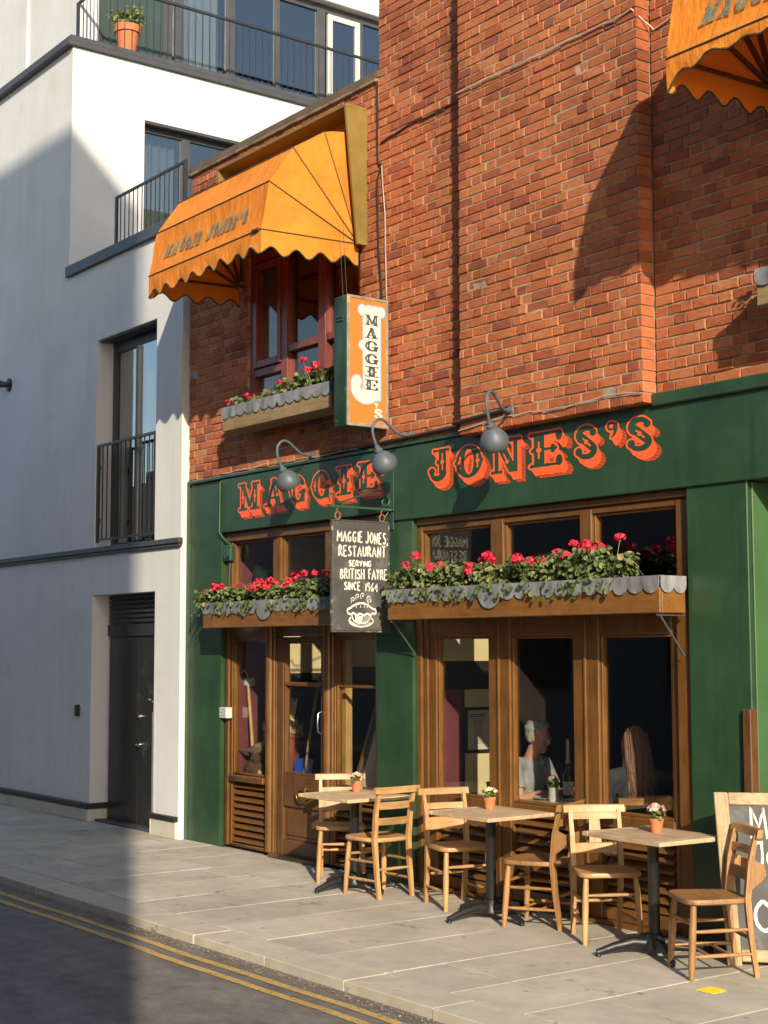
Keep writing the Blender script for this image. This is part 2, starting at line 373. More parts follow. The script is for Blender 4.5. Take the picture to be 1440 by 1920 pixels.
# ------------------------------------------------------------------ painted lettering: raster glyphs turned into small quads
class Gl:
    def __init__(s, wd, ht=1.0, res=.0095, mx=.34, mb=.34):
        s.res = res; s.x0 = -.1; s.y0 = -mb
        nx = int((wd + mx + .1) / res); ny = int((ht + mb + .1) / res)
        s.X, s.Y = np.meshgrid(s.x0 + (np.arange(nx) + .5) * res, s.y0 + (np.arange(ny) + .5) * res)
        s.a = np.zeros_like(s.X, bool); s.deco = np.zeros_like(s.a)
    def rect(s, x0, y0, x1, y1, v=True): s.a[(s.X >= x0) & (s.X <= x1) & (s.Y >= y0) & (s.Y <= y1)] = v; return s
    def segm(s, x0, y0, x1, y1, w):
        dx, dy = x1 - x0, y1 - y0; t = np.clip(((s.X - x0) * dx + (s.Y - y0) * dy) / max(1e-9, dx * dx + dy * dy), 0, 1)
        return np.hypot(s.X - x0 - t * dx, s.Y - y0 - t * dy) <= w / 2
    def seg(s, x0, y0, x1, y1, w, v=True): s.a[s.segm(x0, y0, x1, y1, w)] = v; return s
    def para(s, x0, x1, t0, t1, w0):     # slanted stem from (x0,0) to (x1,1) of horizontal width w0
        xx = x0 + (x1 - x0) * s.Y; s.a[(s.X >= xx) & (s.X <= xx + w0) & (s.Y >= t0) & (s.Y <= t1)] = True; return s
    def ell(s, cx, cy, rx, ry, v=True): s.a[((s.X - cx) / rx) ** 2 + ((s.Y - cy) / ry) ** 2 <= 1] = v; return s
    def arc(s, cx, cy, rx, ry, a0, a1, w, w1=None):
        w1 = w1 or w; N = 26; prev = None
        for i in range(N + 1):
            t = radians(a0 + (a1 - a0) * i / N); p = (cx + rx * cos(t), cy + ry * sin(t))
            if prev: s.seg(prev[0], prev[1], p[0], p[1], w + (w1 - w) * i / N)
            prev = p
        return s
    def dot(s, cx, cy, r): r *= 1.3; s.deco |= np.hypot(s.X - cx, s.Y - cy) <= r; return s
    def line(s, x0, y0, x1, y1, w=.044): s.deco |= s.segm(x0, y0, x1, y1, w); return s
def glyph(ch, res=.0095, mx=.34, mb=.34):
    W = {'M': 1.02, 'A': .98, 'G': .9, 'I': .62, 'E': .86, 'J': .78, 'O': .86, 'N': .98, 'S': .8, "'": .4, ' ': .4}[ch]
    g = Gl(W, 1, res, mx, mb)
    def serif(x0, x1, y):
        h = .075; g.rect(x0 + .03, y - h / 2, x1 - .03, y + h / 2)
        for x in (x0 + .05, x1 - .05): g.ell(x, y, .062, .062)
    b, t = .05, .95
    if ch == 'M':
        g.rect(.1, 0, .30, 1); g.rect(.68, 0, .92, 1); g.para(.52, .12, .12, .98, .17); g.para(.44, .74, .12, .98, .15)
        serif(0, .42, b); serif(.56, 1.02, b); serif(0, .34, t); serif(.66, 1.02, t)
        g.dot(.2, .5, .05).line(.2, .28, .2, .42).dot(.8, .5, .05).line(.8, .28, .8, .42).line(.8, .58, .8, .72).line(.2, .58, .2, .72)
    elif ch == 'A':
        g.para(.08, .40, 0, 1, .15); g.para(.60, .32, 0, 1, .28); g.rect(.25, .27, .7, .36); g.ell(.48, .97, .12, .06)
        serif(-.03, .36, b); serif(.5, .98, b); g.dot(.66, .42, .05).line(.6, .58, .56, .72)
    elif ch == 'G':
        g.ell(.44, .5, .44, .51); g.ell(.47, .5, .17, .39, False); g.rect(.52, .5, 1, .70, False)
        g.rect(.5, .34, .90, .44); g.rect(.62, .02, .84, .44); g.ell(.72, .72, .11, .11); g.rect(.44, .4, .62, .36, False)
        g.ell(.03, .5, .07, .07); g.dot(.14, .5, .05).line(.15, .32, .15, .42).line(.15, .58, .15, .68)
    elif ch == 'I':
        g.rect(.17, 0, .45, 1); serif(0, .62, b); serif(0, .62, t); g.ell(.15, .5, .08, .08); g.ell(.47, .5, .08, .08)
        g.dot(.31, .5, .06).line(.31, .25, .31, .41).line(.31, .59, .31, .75)
    elif ch == 'E':
        g.rect(.1, 0, .38, 1); serif(0, .5, b); serif(0, .5, t); g.rect(.3, 0, .8, .09); g.rect(.3, .91, .8, 1)
        g.ell(.76, .14, .09, .16); g.ell(.76, .86, .09, .16); g.rect(.36, .46, .6, .54); g.ell(.60, .57, .06, .06); g.ell(.60, .43, .06, .06); g.ell(.66, .5, .06, .06)
        g.ell(.09, .5, .07, .07); g.dot(.24, .5, .055).line(.24, .27, .24, .41).line(.24, .59, .24, .73)
    elif ch == 'J':
        g.rect(.40, .25, .68, 1); serif(.2, .80, t); g.arc(.36, .27, .21, .17, 0, -200, .24, .12); g.ell(.15, .34, .12, .11)
        g.ell(.39, .6, .08, .08); g.dot(.54, .6, .055).line(.54, .36, .54, .5).line(.54, .7, .54, .84)
    elif ch == 'O':
        g.ell(.43, .5, .43, .51); g.ell(.43, .5, .15, .39, False); g.ell(.01, .5, .05, .07); g.ell(.85, .5, .05, .07)
        g.dot(.14, .5, .05).line(.15, .32, .15, .42).line(.15, .58, .15, .68).dot(.72, .5, .05).line(.71, .3, .71, .42).line(.71, .58, .71, .7)
    elif ch == 'N':
        g.rect(.1, 0, .24, 1); g.rect(.74, 0, .88, 1); g.para(.60, .06, 0, 1, .30); serif(-.02, .36, b); serif(0, .3, t); serif(.60, 1.0, t)
        g.line(.42, .55, .5, .4).dot(.53, .33, .045)
    elif ch == 'S':
        g.arc(.40, .735, .24, .165, 20, 235, .13, .24); g.seg(.24, .66, .58, .37, .25); g.arc(.40, .265, .25, .165, 55, -160, .24, .13)
        g.ell(.62, .76, .11, .11); g.ell(.15, .26, .12, .12); g.dot(.4, .52, .05).line(.3, .62, .36, .57).line(.46, .46, .53, .4)
    elif ch == "'":
        g.ell(.17, .86, .14, .13); g.arc(.1, .80, .2, .26, 15, -70, .15, .05); g.dot(.17, .86, .045)
    g.w = W
    return g
def shift(a, dx, dy):
    o = np.zeros_like(a); h, w_ = a.shape
    xs, xd = (0, dx) if dx >= 0 else (-dx, 0); ys, yd = (0, dy) if dy >= 0 else (-dy, 0)
    o[yd:h - ys if ys else h, xd:w_ - xs if xs else w_] = a[ys:h - yd if yd else h, xs:w_ - xd if xd else w_]; return o
def dil(a, n):
    o = a.copy()
    for i in range(-n, n + 1):
        for j in range(-n, n + 1):
            if i * i + j * j <= n * n + 1: o |= shift(a, i, j)
    return o
def layers(g, depth=.2, hatch=True):
    """0 nothing, 1 print colour, 2 face colour"""
    k = int(depth / g.res); A = g.a; sh = A.copy()
    for i in range(k + 1): sh |= shift(A, int(i * .62), -i)
    out = dil(A, 5); A = A & shift(A, 1, 0) & shift(A, 0, 1)
    col = np.zeros(A.shape, int)
    if hatch:
        fr = np.zeros_like(A)
        for i in range(k, int(k * 1.55)): fr |= shift(A, int(i * .78), -int(i * .93))
        rows = (np.arange(A.shape[0]) % 4 < 2)[:, None]
        col[fr & rows] = 1
    col[out | sh] = 1
    col[A] = 2; col[A & g.deco] = 1
    return col
def raster(mb, g, col, fn, want, mats):
    """rows of equal colour become quads; fn maps glyph units to a 3-D point"""
    h, w_ = col.shape
    for r in range(h):
        row = col[r]; i = 0; y0 = g.y0 + r * g.res; y1 = y0 + g.res
        while i < w_:
            c = row[i]; j = i
            while j < w_ and row[j] == c: j += 1
            if c in want:
                x0, x1 = g.x0 + i * g.res, g.x0 + j * g.res
                mb.add([fn(x0, y0), fn(x1, y0), fn(x1, y1), fn(x0, y1)], [(0, 1, 2, 3)], mats[c])
            i = j
# hand lettering: strokes
SF = {'M': [[(0, 0), (.08, 1), (.36, .35), (.62, 1), (.7, 0)]], 'A': [[(0, 0), (.3, 1), (.6, 0)], [(.12, .4), (.5, .4)]],
      'G': [[(.52, .85), (.3, 1), (.08, .75), (.02, .35), (.2, 0), (.48, .1), (.5, .4)], [(.3, .42), (.6, .42)]],
      'I': [[(.1, 0), (.1, 1)]], 'E': [[(.48, 1), (.05, 1), (.05, 0), (.5, 0)], [(.05, .52), (.42, .52)]],
      'J': [[(.26, .98), (.48, 1)], [(.42, 1), (.42, .25), (.24, 0), (.0, .2)]],
      'O': [[(.3, 1), (.06, .72), (.06, .28), (.3, 0), (.55, .28), (.55, .72), (.3, 1)]],
      'N': [[(.04, 0), (.06, 1), (.5, 0), (.52, 1)]], 'S': [[(.46, .88), (.25, 1), (.06, .8), (.2, .56), (.44, .4), (.46, .15), (.24, 0), (.02, .14)]],
      ';': [[(.1, .55), (.1, .5)], [(.12, .15), (.02, -.12)]], 'R': [[(.05, 0), (.05, 1), (.34, .96), (.44, .74), (.34, .54), (.05, .5)], [(.22, .5), (.52, 0)]],
      'T': [[(0, 1), (.56, 1)], [(.28, 1), (.28, 0)]], 'U': [[(.05, 1), (.06, .22), (.26, 0), (.48, .2), (.5, 1)]],
      'V': [[(0, 1), (.26, 0), (.5, 1)]], 'B': [[(.05, 0), (.05, 1), (.34, .96), (.38, .7), (.08, .52), (.42, .42), (.44, .1), (.05, 0)]],
      'H': [[(.05, 0), (.05, 1)], [(.5, 0), (.5, 1)], [(.05, .5), (.5, .5)]], 'F': [[(.05, 0), (.05, 1), (.48, 1)], [(.05, .55), (.4, .55)]],
      'Y': [[(0, 1), (.26, .5), (.5, 1)], [(.26, .5), (.22, 0)]], 'C': [[(.48, .85), (.28, 1), (.06, .7), (.06, .3), (.28, 0), (.5, .14)]],
      '1': [[(.1, .85), (.2, 1), (.2, 0)]], '9': [[(.42, .72), (.22, .5), (.06, .74), (.24, 1), (.42, .76), (.38, 0)]],
      '6': [[(.4, .98), (.12, .6), (.06, .24), (.24, 0), (.44, .22), (.28, .46), (.08, .34)]], '4': [[(.34, 0), (.36, 1), (.02, .34), (.54, .34)]]}
SW = {c: max(p[0] for st in SF[c] for p in st) for c in SF}
def smooth(pts, it=2):
    for _ in range(it):
        q = [pts[0]]
        for a, b in zip(pts[:-1], pts[1:]):
            q += [(a[0] * .75 + b[0] * .25, a[1] * .75 + b[1] * .25), (a[0] * .25 + b[0] * .75, a[1] * .25 + b[1] * .75)]
        pts = q + [pts[-1]]
    return pts
def ribbon(mb, pts, w, fn, m=0):
    k = len(pts); L_, R_ = [], []
    for i in range(k):
        a = pts[max(0, i - 1)]; b = pts[min(k - 1, i + 1)]; dx, dy = b[0] - a[0], b[1] - a[1]; d = hypot(dx, dy) or 1
        ww = w * (.8 + .35 * rnd())
        L_.append((pts[i][0] - dy / d * ww / 2, pts[i][1] + dx / d * ww / 2)); R_.append((pts[i][0] + dy / d * ww / 2, pts[i][1] - dx / d * ww / 2))
    for i in range(k - 1):
        mb.add([fn(*L_[i]), fn(*R_[i]), fn(*R_[i + 1]), fn(*L_[i + 1])], [(0, 1, 2, 3)], m)
def handtext(mb, txt, x0, x1, y0, y1, w, fn, m=0):
    gap = .2; tot = sum((SW[c] if c != ' ' else .3) + gap for c in txt) - gap
    kx = (x1 - x0) / tot; x = x0
    for c in txt:
        if c == ' ': x += (.3 + gap) * kx; continue
        h = (y1 - y0) * ru(.94, 1.06); yb = y0 + ru(-.04, .04) * (y1 - y0)
        for st in SF[c]:
            p = [(x + q[0] * kx, yb + q[1] * h) for q in st]
            if c not in 'MAEINTHFVY14;': p = smooth(p)
            else: p = [(a[0] + ru(-.002, .002), a[1] + ru(-.002, .002)) for a in p]; p = sum([[p[i], ((p[i][0] + p[i + 1][0]) / 2, (p[i][1] + p[i + 1][1]) / 2)] for i in range(len(p) - 1)], []) + [p[-1]]
            ribbon(mb, p, w, fn, m)
        x += (SW[c] + gap) * kx

# ================================================================== ground
mb = MB(); mb.box(-60, 60, -60, 60, -.5, -.075); struct(mb.build('ground', ASPH))
mb = MB(); mb.box(-45, 45, -8.4, -2.40, -.4, -.06); road = struct(mb.build('road', ASPH))
def wavy_line(y, wd, x0=-40, x1=10):
    m_ = MB(); k = 160; P = []
    for i in range(k + 1):
        x = x0 + (x1 - x0) * i / k; d = .008 * sin(x * 2.1 + y) + .005 * sin(x * 5.3)
        P.append((x, y - wd / 2 + d + ru(-.002, .002), y + wd / 2 + d + ru(-.002, .002)))
    for a, b in zip(P[:-1], P[1:]): m_.add([(a[0], a[1], -.056), (b[0], b[1], -.056), (b[0], b[2], -.056), (a[0], a[2], -.056)], [(0, 1, 2, 3)])
    return m_
for y in (-2.635, -2.785): wavy_line(y, .062).build('yellow_line', YLINE, road)
mb = MB()
for i in range(2600):
    x = ru(-13.5, -5.5); y = -2.455 - abs(random.gauss(0, .075)); r = ru(.003, .011); a = ru(0, 6.3)
    if y < -3: continue
    z = -.0555; q = [(x + r * cos(a), y + r * sin(a), z), (x + r * .5 * cos(a + 1.7), y + r * .5 * sin(a + 1.7), z + ru(.001, .006)), (x - r * cos(a), y - r * sin(a), z + ru(0, .004)), (x + r * .5 * cos(a - 1.7), y + r * .5 * sin(a - 1.7), z)]
    mb.add(q, [(0, 1, 2, 3)])
mb.build('gutter_grit', DIRT, None, 'stuff')
mb = MB(); mb.box(-45, 45, -2.14, .3, -.4, -.009); mb.box(-45, 45, -2.40, -2.14, -.4, -.03); mb.box(-45, 45, -9.6, -8.4, -.4, .03); pav = struct(mb.build('pavement', JOINT))
XJ = [-10.35, -9.73, -9.1, -8.5, -7.87, -7.22, -6.6]
xs = XJ[:]
while xs[0] > -24: xs.insert(0, xs[0] - ru(.58, .72))
while xs[-1] < -3: xs.append(xs[-1] + ru(.58, .7))
YS = {-9.73: [-1.385], -9.1: [-1.47], -8.5: [-1.78, -.97], -7.87: [-1.35]}
for a, b in zip(xs[:-1], xs[1:]):
    ys = [-2.125] + YS.get(a, sorted([ru(-1.75, -1.35), ru(-1.0, -.6)])) + [.02]
    for c, d in zip(ys[:-1], ys[1:]):
        dz = ru(-.0015, .0015); m_ = MB(); m_.cbox(-(b - a) / 2 + .005, (b - a) / 2 - .005, -(d - c) / 2 + .005, (d - c) / 2 - .005, -.06, dz, .0015)
        o = m_.build('paving_slab', PAVE, pav); o.location = ((a + b) / 2, (c + d) / 2, 0)
x = -24
while x < -2:
    ln = ru(.8, 1.0); m_ = MB(); m_.cbox(-ln / 2 + .002, ln / 2 - .002, -.15, .148, -.2, ru(-.002, .002), .004)
    o = m_.build('kerb_stone', KERB, pav); o.location = (x + ln / 2, -2.28 + ru(-.004, .004), 0); x += ln
# small painted and set-in things of the pavement
mb = MB(); P = [(-5.755 + ru(.9, 1.07) * .066 * math.copysign(abs(cos(a)) ** .35, cos(a)), -.94 + ru(.88, 1.08) * .066 * math.copysign(abs(sin(a)) ** .35, sin(a))) for a in [2 * pi * i / 28 for i in range(28)]]
mb.prism(P, lambda a, b, d: (a, b, d), .002, .0045)
tag(mb.build('paint_mark', YPAINT), 'square daub of bright yellow paint on a paving slab', 'paint mark')
t = T('drain_cover', 'round grey metal drain grille let into the pavement beside the middle table', 'drain cover', (-7.745, -.82, 0))
m_ = MB(); m_.cbox(-.12, .12, -.12, .12, -.03, .005, .004); m_.build('surround', KERB, t)
m_ = MB(); m_.lathe([(.10, .004), (.10, .009), (.085, .009), (.085, .006)], n=28)
for i in range(-3, 4):
    h = sqrt(.085 ** 2 - (i * .024) ** 2); m_.box(-h, h, i * .024 - .007, i * .024 + .007, .004, .010)
m_.build('grille', STEEL if 0 else M('grey_cast_grille', (.16, .155, .14), .6, .3, 20, .2, 90), t)

# ================================================================== brick buildings
CR, MT = .075, .010
def brick_var(wd, ht, dp):
    m_ = MB(); hx, hz = wd / 2, ht / 2; j = lambda k=.0022: ru(-k, k); c = .0045
    o_ = [(-hx, -.001, -hz), (hx, -.001, -hz), (hx, -.001, hz), (-hx, -.001, hz)]
    n_ = 10; ring = []
    # front outline with a few midpoints so edges are uneven
    out = [(-hx, -hz), (-hx * .3, -hz), (hx * .35, -hz), (hx, -hz), (hx, hz), (hx * .3, hz), (-hx * .35, hz), (-hx, hz)]
    vb = [(a, dp, b) for a, b in out]; vm = [(a + j(), 0, b + j()) for a, b in out]
    vf = [(a - math.copysign(c, a) * (1 if abs(a) == hx else 0) + j(), -.0052 + j(.001), b - math.copysign(c, b) + j()) for a, b in out]
    n = 8; fs = [tuple(range(2 * n, 3 * n))]
    for i in range(n):
        k = (i + 1) % n; fs += [(i, k, n + k, n + i), (n + i, n + k, 2 * n + k, 2 * n + i)]
    m_.add(vb + vm + vf, fs); return m_
VAR = {}
def get_var(wd, dp, i):
    k = (wd, dp, i)
    if k not in VAR:
        m_ = brick_var(wd, CR - MT, dp); VAR[k] = (m_, m_.mesh('brick', BRICK))
    return VAR[k]
def layout(x0, x1, z0, z1, y, dp, holes=(), off=0.0):
    out = []; nz = int(round((z1 - z0) / CR)); 
    for r in range(nz):
        za = z0 + r * CR; x = x0 + (0 if r % 2 else -.056 - .0) - .1685 * 0; k = r % 2
        x -= off * (r % 3)
        while x < x1:
            wd = .215 if k % 2 == 0 else .1025
            if rnd() < .10: wd = .215 if wd < .2 else .1025
            a, b = max(x, x0), min(x + wd, x1); segs = [(a, b)]
            for (ha, hb, hc, hd) in holes:
                if za + CR > hc + .02 and za < hd - .02:
                    ns = []
                    for (p, q) in segs:
                        if q <= ha or p >= hb: ns.append((p, q))
                        else:
                            if p < ha - .02: ns.append((p, ha))
                            if q > hb + .02: ns.append((hb, q))
                    segs = ns
            for (p, q) in segs:
                if q - p > .025: out.append((p, q, za, y, dp, abs(q - p - wd) < .001, wd))
            x += wd + MT; k += 1
    return out
def in_view(p):
    d = Vector(p) - CAM; z = d.dot(fw)
    return z > 0 and abs(d.dot(rt2) / z) < 720 / 2800 and abs(d.dot(up2) / z) < 960 / 2800
def lay_bricks(root, L_):
    full = [b for b in L_ if b[5] and b[6] > .2 and in_view(((b[0] + b[1]) / 2, b[3], b[2]))]
    full.sort(key=lambda b: (Vector(((b[0] + b[1]) / 2, b[3], b[2])) - CAM).length)
    pick = set(map(id, full[:299])); big = MB()
    for b in L_:
        xc, zc = (b[0] + b[1]) / 2, b[2] + CR / 2; yy = b[3] + random.gauss(0, .0028)
        m_, me = get_var(b[6], b[4], random.randrange(6))
        if id(b) in pick:
            o = bpy.data.objects.new('brick', me); place(o, root, Vector((xc, yy, zc)) - root.location)
        else:
            s = (b[1] - b[0]) / b[6]; big.add([(xc + p[0] * s, yy + p[1], zc + p[2]) for p in m_.v], m_.f)
    big.build('brickwork', BRICK, root, 'stuff')

tall = T('tall_brick_building', 'tall orange-red brick building with a raised pier, above the right half of the shopfront', 'building', (-6.8, .2, 3.6))
mb = MB(); mb.box(-10.12, -8.9, .003, .45, 3.58, 9.5); mb.box(-8.887, -6.965, -.1225, .45, 3.565, 9.5); mb.box(-6.95, -3.4, .003, .45, 3.60, 9.5)
mb.build('mortar_wall', MORTAR, tall)
mb = MB(); mb.box(-10.12, -3.4, .45, 7, 3.2, 9.48); mb.build('rear_wall', MORTAR, tall)
LB = layout(-10.12, -8.90, 3.62, 9.45, 0, .03) + layout(-8.895, -6.957, 3.555, 9.45, -.125, .12) + layout(-6.945, -3.4, 3.62, 9.45, 0, .03)
lay_bricks(tall, LB)

low = T('low_brick_building', 'low brick wing with a weathered parapet, between the white house and the tall brick wall', 'building', (-11.8, .2, 3.6))
WX0, WX1, WZ0, WZ1 = -12.27, -10.40, 4.12, 6.0
mb = MB()
mb.box(-13.40, WX0, .003, .4, 3.58, 6.86); mb.box(WX1, -10.122, .003, .4, 3.58, 6.86); mb.box(WX0, WX1, .003, .4, 3.58, WZ0); mb.box(WX0, WX1, .003, .4, WZ1, 6.86)
mb.build('mortar_wall', MORTAR, low)
mb = MB(); mb.box(-13.38, -10.122, 2.6, 3.0, 3.2, 6.5); mb.box(-13.38, -10.122, .4, 3.0, 6.2, 6.4); mb.box(-13.40, -13.2, .4, 3, 3.2, 6.86); mb.build('rear_wall', MORTAR, low)
lay_bricks(low, layout(-13.40, -10.122, 3.62, 6.82, 0, .03, [(WX0, WX1, WZ0, WZ1)]))
x = -13.46
while x < -10.16:
    wd = ru(.062, .07); m_ = MB(); m_.cbox(-wd / 2, wd / 2, -.06, .32, -.055, .055, .008)
    o = m_.build('coping_brick', COPE, low); o.location = Vector((x + wd / 2, ru(-.006, .006), 6.905 + ru(-.004, .004))) - low.location; x += wd + .016
mb = MB(); mb.cbox(-13.46, -10.13, -.035, .3, 6.815, 6.848, .006); mb.box(-13.45, -10.13, -.015, .28, 6.86, 6.92); mb.build('tile_creasing', COPE, low)
# upper window
mb = MB(); y0, y1 = .025, .12
for a, b in ((WX0, WX0 + .07), (-11.72, -11.61), (-11.10, -10.98), (WX1 - .07, WX1)): mb.cbox(a, b, y0, y1, WZ0, WZ1, .008)
for c, d in ((WZ0, WZ0 + .08), (WZ1 - .1, WZ1)): mb.cbox(WX0, WX1, y0 + .003, y1, c, d, .008)
for a, b, z in ((WX0, -11.66, 4.52), (-11.66, -11.04, 4.68), (-11.04, WX1, 4.68)): mb.cbox(a + .03, b - .03, y0 + .01, y1 - .01, z, z + .075, .006)
mb.cbox(WX0 + .07, WX0 + .13, y0 - .012, y1 - .02, 4.60, 5.62, .006); mb.cbox(-11.78, -11.72, y0 - .012, y1 - .02, 4.60, 5.62, .006)
mb.cbox(WX0 + .13, -11.78, y0 - .012, y1 - .02, 4.60, 4.67, .006); mb.cbox(WX0 + .13, -11.78, y0 - .012, y1 - .02, 5.55, 5.62, .006)
mb.cbox(WX0 + .03, WX1 - .03, y0 + .012, y1 - .01, 5.64, 5.72, .006)
uw = mb.build('window', REDW, low)
for a, b in ((WX0 + .05, -11.7), (-11.63, -11.08), (-11.0, WX1 - .05)):
    m_ = MB(); m_.box(a, b, .085, .09, WZ0 + .05, WZ1 - .08); m_.build('pane', GLASS, uw)
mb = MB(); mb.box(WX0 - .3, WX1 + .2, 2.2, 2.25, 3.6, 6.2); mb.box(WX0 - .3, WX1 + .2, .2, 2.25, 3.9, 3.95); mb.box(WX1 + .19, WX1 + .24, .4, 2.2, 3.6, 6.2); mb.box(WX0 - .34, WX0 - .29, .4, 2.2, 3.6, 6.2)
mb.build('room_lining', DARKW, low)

# ================================================================== green shopfront
shop = T('restaurant_shopfront', 'dark green painted restaurant front with brown timber windows and orange lettering, below the brick', 'shopfront', (-9.9, 0, 0))
mb = MB(); mb.cbox(-13.36, -12.74, 0, .137, 0, 3.575, .006); mb.cbox(-13.44, -13.358, -.012, .137, 0, 3.62, .012); mb.build('pillar', GREEN, shop)
mb = MB(); mb.cbox(-10.18, -9.67, 0, .137, 0, 3.04, .006); mb.build('pillar', GREEN, shop)
mb = MB(); mb.cbox(-6.71, -6.2, 0, 1.0, 0, 2.99, .006); mb.build('pillar', GREEN, shop)
mb = MB(); mb.cbox(-6.1995, -6.185, .035, .95, 0, 2.96, .004); mb.build('door_reveal', LGREEN, shop)  # thin panel over the pillar's right face, paler green than the pillar
mb = MB(); mb.cbox(-4.3, -3.4, 0, 1.0, 0, 2.99, .006); mb.build('pillar', GREEN, shop)
mb = MB()
mb.cbox(-12.742, -9.9, -.022, .4, 3.045, 3.575, .006); mb.cbox(-9.897, -3.4, -.022, .4, 2.965, 3.575, .006)
mb.cbox(-13.36, -10.2, -.04, .01, 3.577, 3.605, .005); mb.cbox(-10.198, -6.96, -.04, .01, 3.577, 3.60, .005); mb.cbox(-6.955, -3.4, -.055, .01, 3.535, 3.625, .008)
fas = mb.build('fascia', GREEN, shop)
mb = MB(); mb.box(-6.2, -4.3, .95, 1.0, 0, 3.0); mb.build('recessed_door', GREEN, shop)
FY = -.0245
def fascia_letter(ch, x0, x1, z0, z1):
    g = glyph(ch); col = layers(g, .235)
    # glyph face spans the upper-left; shade reaches .155 right and .2+ below
    kx = (x1 - x0) / (g.w + .22); kz = (z1 - z0) / (1.0 + .31)
    zb = z0 + .31 * kz
    if ch == "'": kx = (x1 - x0) / (.4 + .16); kz = (.335) / 1.31; zb = z1 - kz
    m_ = MB()
    raster(m_, g, col, lambda a, b: (x0 + a * kx, FY, zb + b * kz), (1, 2), {1: 0, 2: 1})
    m_.v = [(p[0], FY - (.0015), p[2]) for p in m_.v]
    m_.build('letter', [ORANGEP, GREEN], fas)
for ch, a, b, c, d in (('M', -12.38, -11.93, 3.144, 3.492), ('A', -11.907, -11.52, 3.15, 3.487), ('G', -11.482, -11.15, 3.153, 3.479), ('G', -11.113, -10.751, 3.158, 3.484),
                       ('I', -10.724, -10.43, 3.158, 3.495), ('E', -10.404, -10.03, 3.175, 3.499), ('J', -9.432, -9.088, 3.155, 3.500), ('O', -9.078, -8.675, 3.156, 3.488),
                       ('N', -8.645, -8.237, 3.147, 3.494), ('E', -8.208, -7.763, 3.154, 3.494), ('S', -7.736, -7.42, 3.157, 3.494), ("'", -7.417, -7.236, 3.2, 3.488), ('S', -7.221, -6.895, 3.162, 3.49)):
    fascia_letter(ch, a, b, c, d)
# joinery helpers
FR0, FR1, GLY = .055, .14, .105
def member(mb, x0, x1, z0, z1, y0=FR0, y1=FR1, b=.007): mb.cbox(x0, x1, y0, y1, z0, z1, b)
def bead(mb, x0, x1, z0, z1, wd=.022, y=FR0 + .018):
    mb.cbox(x0 - .001, x0 + wd, y, GLY + .02, z0, z1, .005); mb.cbox(x1 - wd, x1 + .001, y, GLY + .02, z0, z1, .005)
    mb.cbox(x0 + wd, x1 - wd, y, GLY + .02, z0 - .001, z0 + wd, .005); mb.cbox(x0 + wd, x1 - wd, y, GLY + .02, z1 - wd, z1 + .001, .005)
def pane(par, x0, x1, z0, z1, g=None):
    m_ = MB(); m_.box(x0, x1, GLY, GLY + .005, z0, z1); return m_.build('pane', g or GLASS, par)
def louvre(par, x0, x1, z0, z1, mat, n):
    p = (z1 - z0) / n
    m_ = MB(); m_.box(x0 - .01, x1 + .01, .135, .15, z0 - .01, z1 + .01); m_.build('louvre_back', DARKW, par)
    base = MB(); hx = (x1 - x0) / 2
    base.add([(-hx, -.012, -p * .36), (hx, -.012, -p * .36), (hx, .05, p * .58), (-hx, .05, p * .58), (-hx, .004, -p * .44), (hx, .004, -p * .44), (hx, .062, p * .46), (-hx, .062, p * .46)],
             [(0, 1, 2, 3), (7, 6, 5, 4), (0, 4, 5, 1), (1, 5, 6, 2), (2, 6, 7, 3), (3, 7, 4, 0)])
    me = base.mesh('slat', mat)
    for i in range(n):
        o = bpy.data.objects.new('slat', me); place(o, par, Vector(((x0 + x1) / 2, .08, z0 + p * (i + .5))) - wloc(par))
# ---- right window (folding doors)
mb = MB()
A0, A1 = -9.67, -6.72
xs_ = [(-9.67, -9.445), (-8.797, -8.55), (-7.864, -7.605), (-6.919, -6.72)]
for i, (a, b) in enumerate(xs_):
    if i in (0, 3):
        wd = b - a
        if i == 0: cuts = [(a, a + .07, .03), (a + .071, a + .13, .05), (a + .131, b, .062)]
        else: cuts = [(a, a + .07, .062), (a + .071, b, .03)]
        for p, q, y in cuts: mb.cbox(p, q, y, FR1, .02, 2.16, .008)
    else:
        c = (a + b) / 2; member(mb, a, c - .004, .02, 2.16); member(mb, c + .003, b, .02, 2.16); mb.cbox(c - .012, c + .012, FR0 - .014, FR0 + .02, .03, 2.1, .004)
bays = [(xs_[i][1], xs_[i + 1][0]) for i in range(3)]
for a, b in bays:
    member(mb, a, b, 2.0, 2.15, FR0 + .004); member(mb, a, b, .66, .752, FR0 + .004); member(mb, a, b, .03, .12, FR0 + .004)
    bead(mb, a, b, .752, 2.0)
mb.cbox(A0, A1, .0, FR1, .0, .03, .004)
mb.cbox(A0, A1, .04, FR1, 2.152, 2.34, .006)                                # transom bar behind the flower box
rw = mb.build('folding_window', BROWN, shop)
for a, b in bays:
    pane(rw, a, b, .752, 2.0)
    louvre(rw, a + .03, b - .03, .125, .655, BROWNX, 8)
mb = MB()
for a, b in ((-9.67, -9.61), (-8.756, -8.606), (-7.774, -7.649), (-6.854, -6.72)): mb.cbox(a, b, .05, FR1, 2.341, 2.9, .008)
mb.cbox(A0, A1, .03, FR1, 2.91, 2.966, .008); mb.cbox(A0, A1, .055, FR1, 2.858, 2.909, .006)
for a, b in ((-9.61, -8.756), (-8.606, -7.774), (-7.649, -6.854)): bead(mb, a, b, 2.341, 2.86, .02)
tw = mb.build('transom_window', BROWN, shop)
for a, b in ((-9.61, -8.756), (-8.606, -7.774), (-7.649, -6.854)): pane(tw, a, b, 2.341, 2.86)
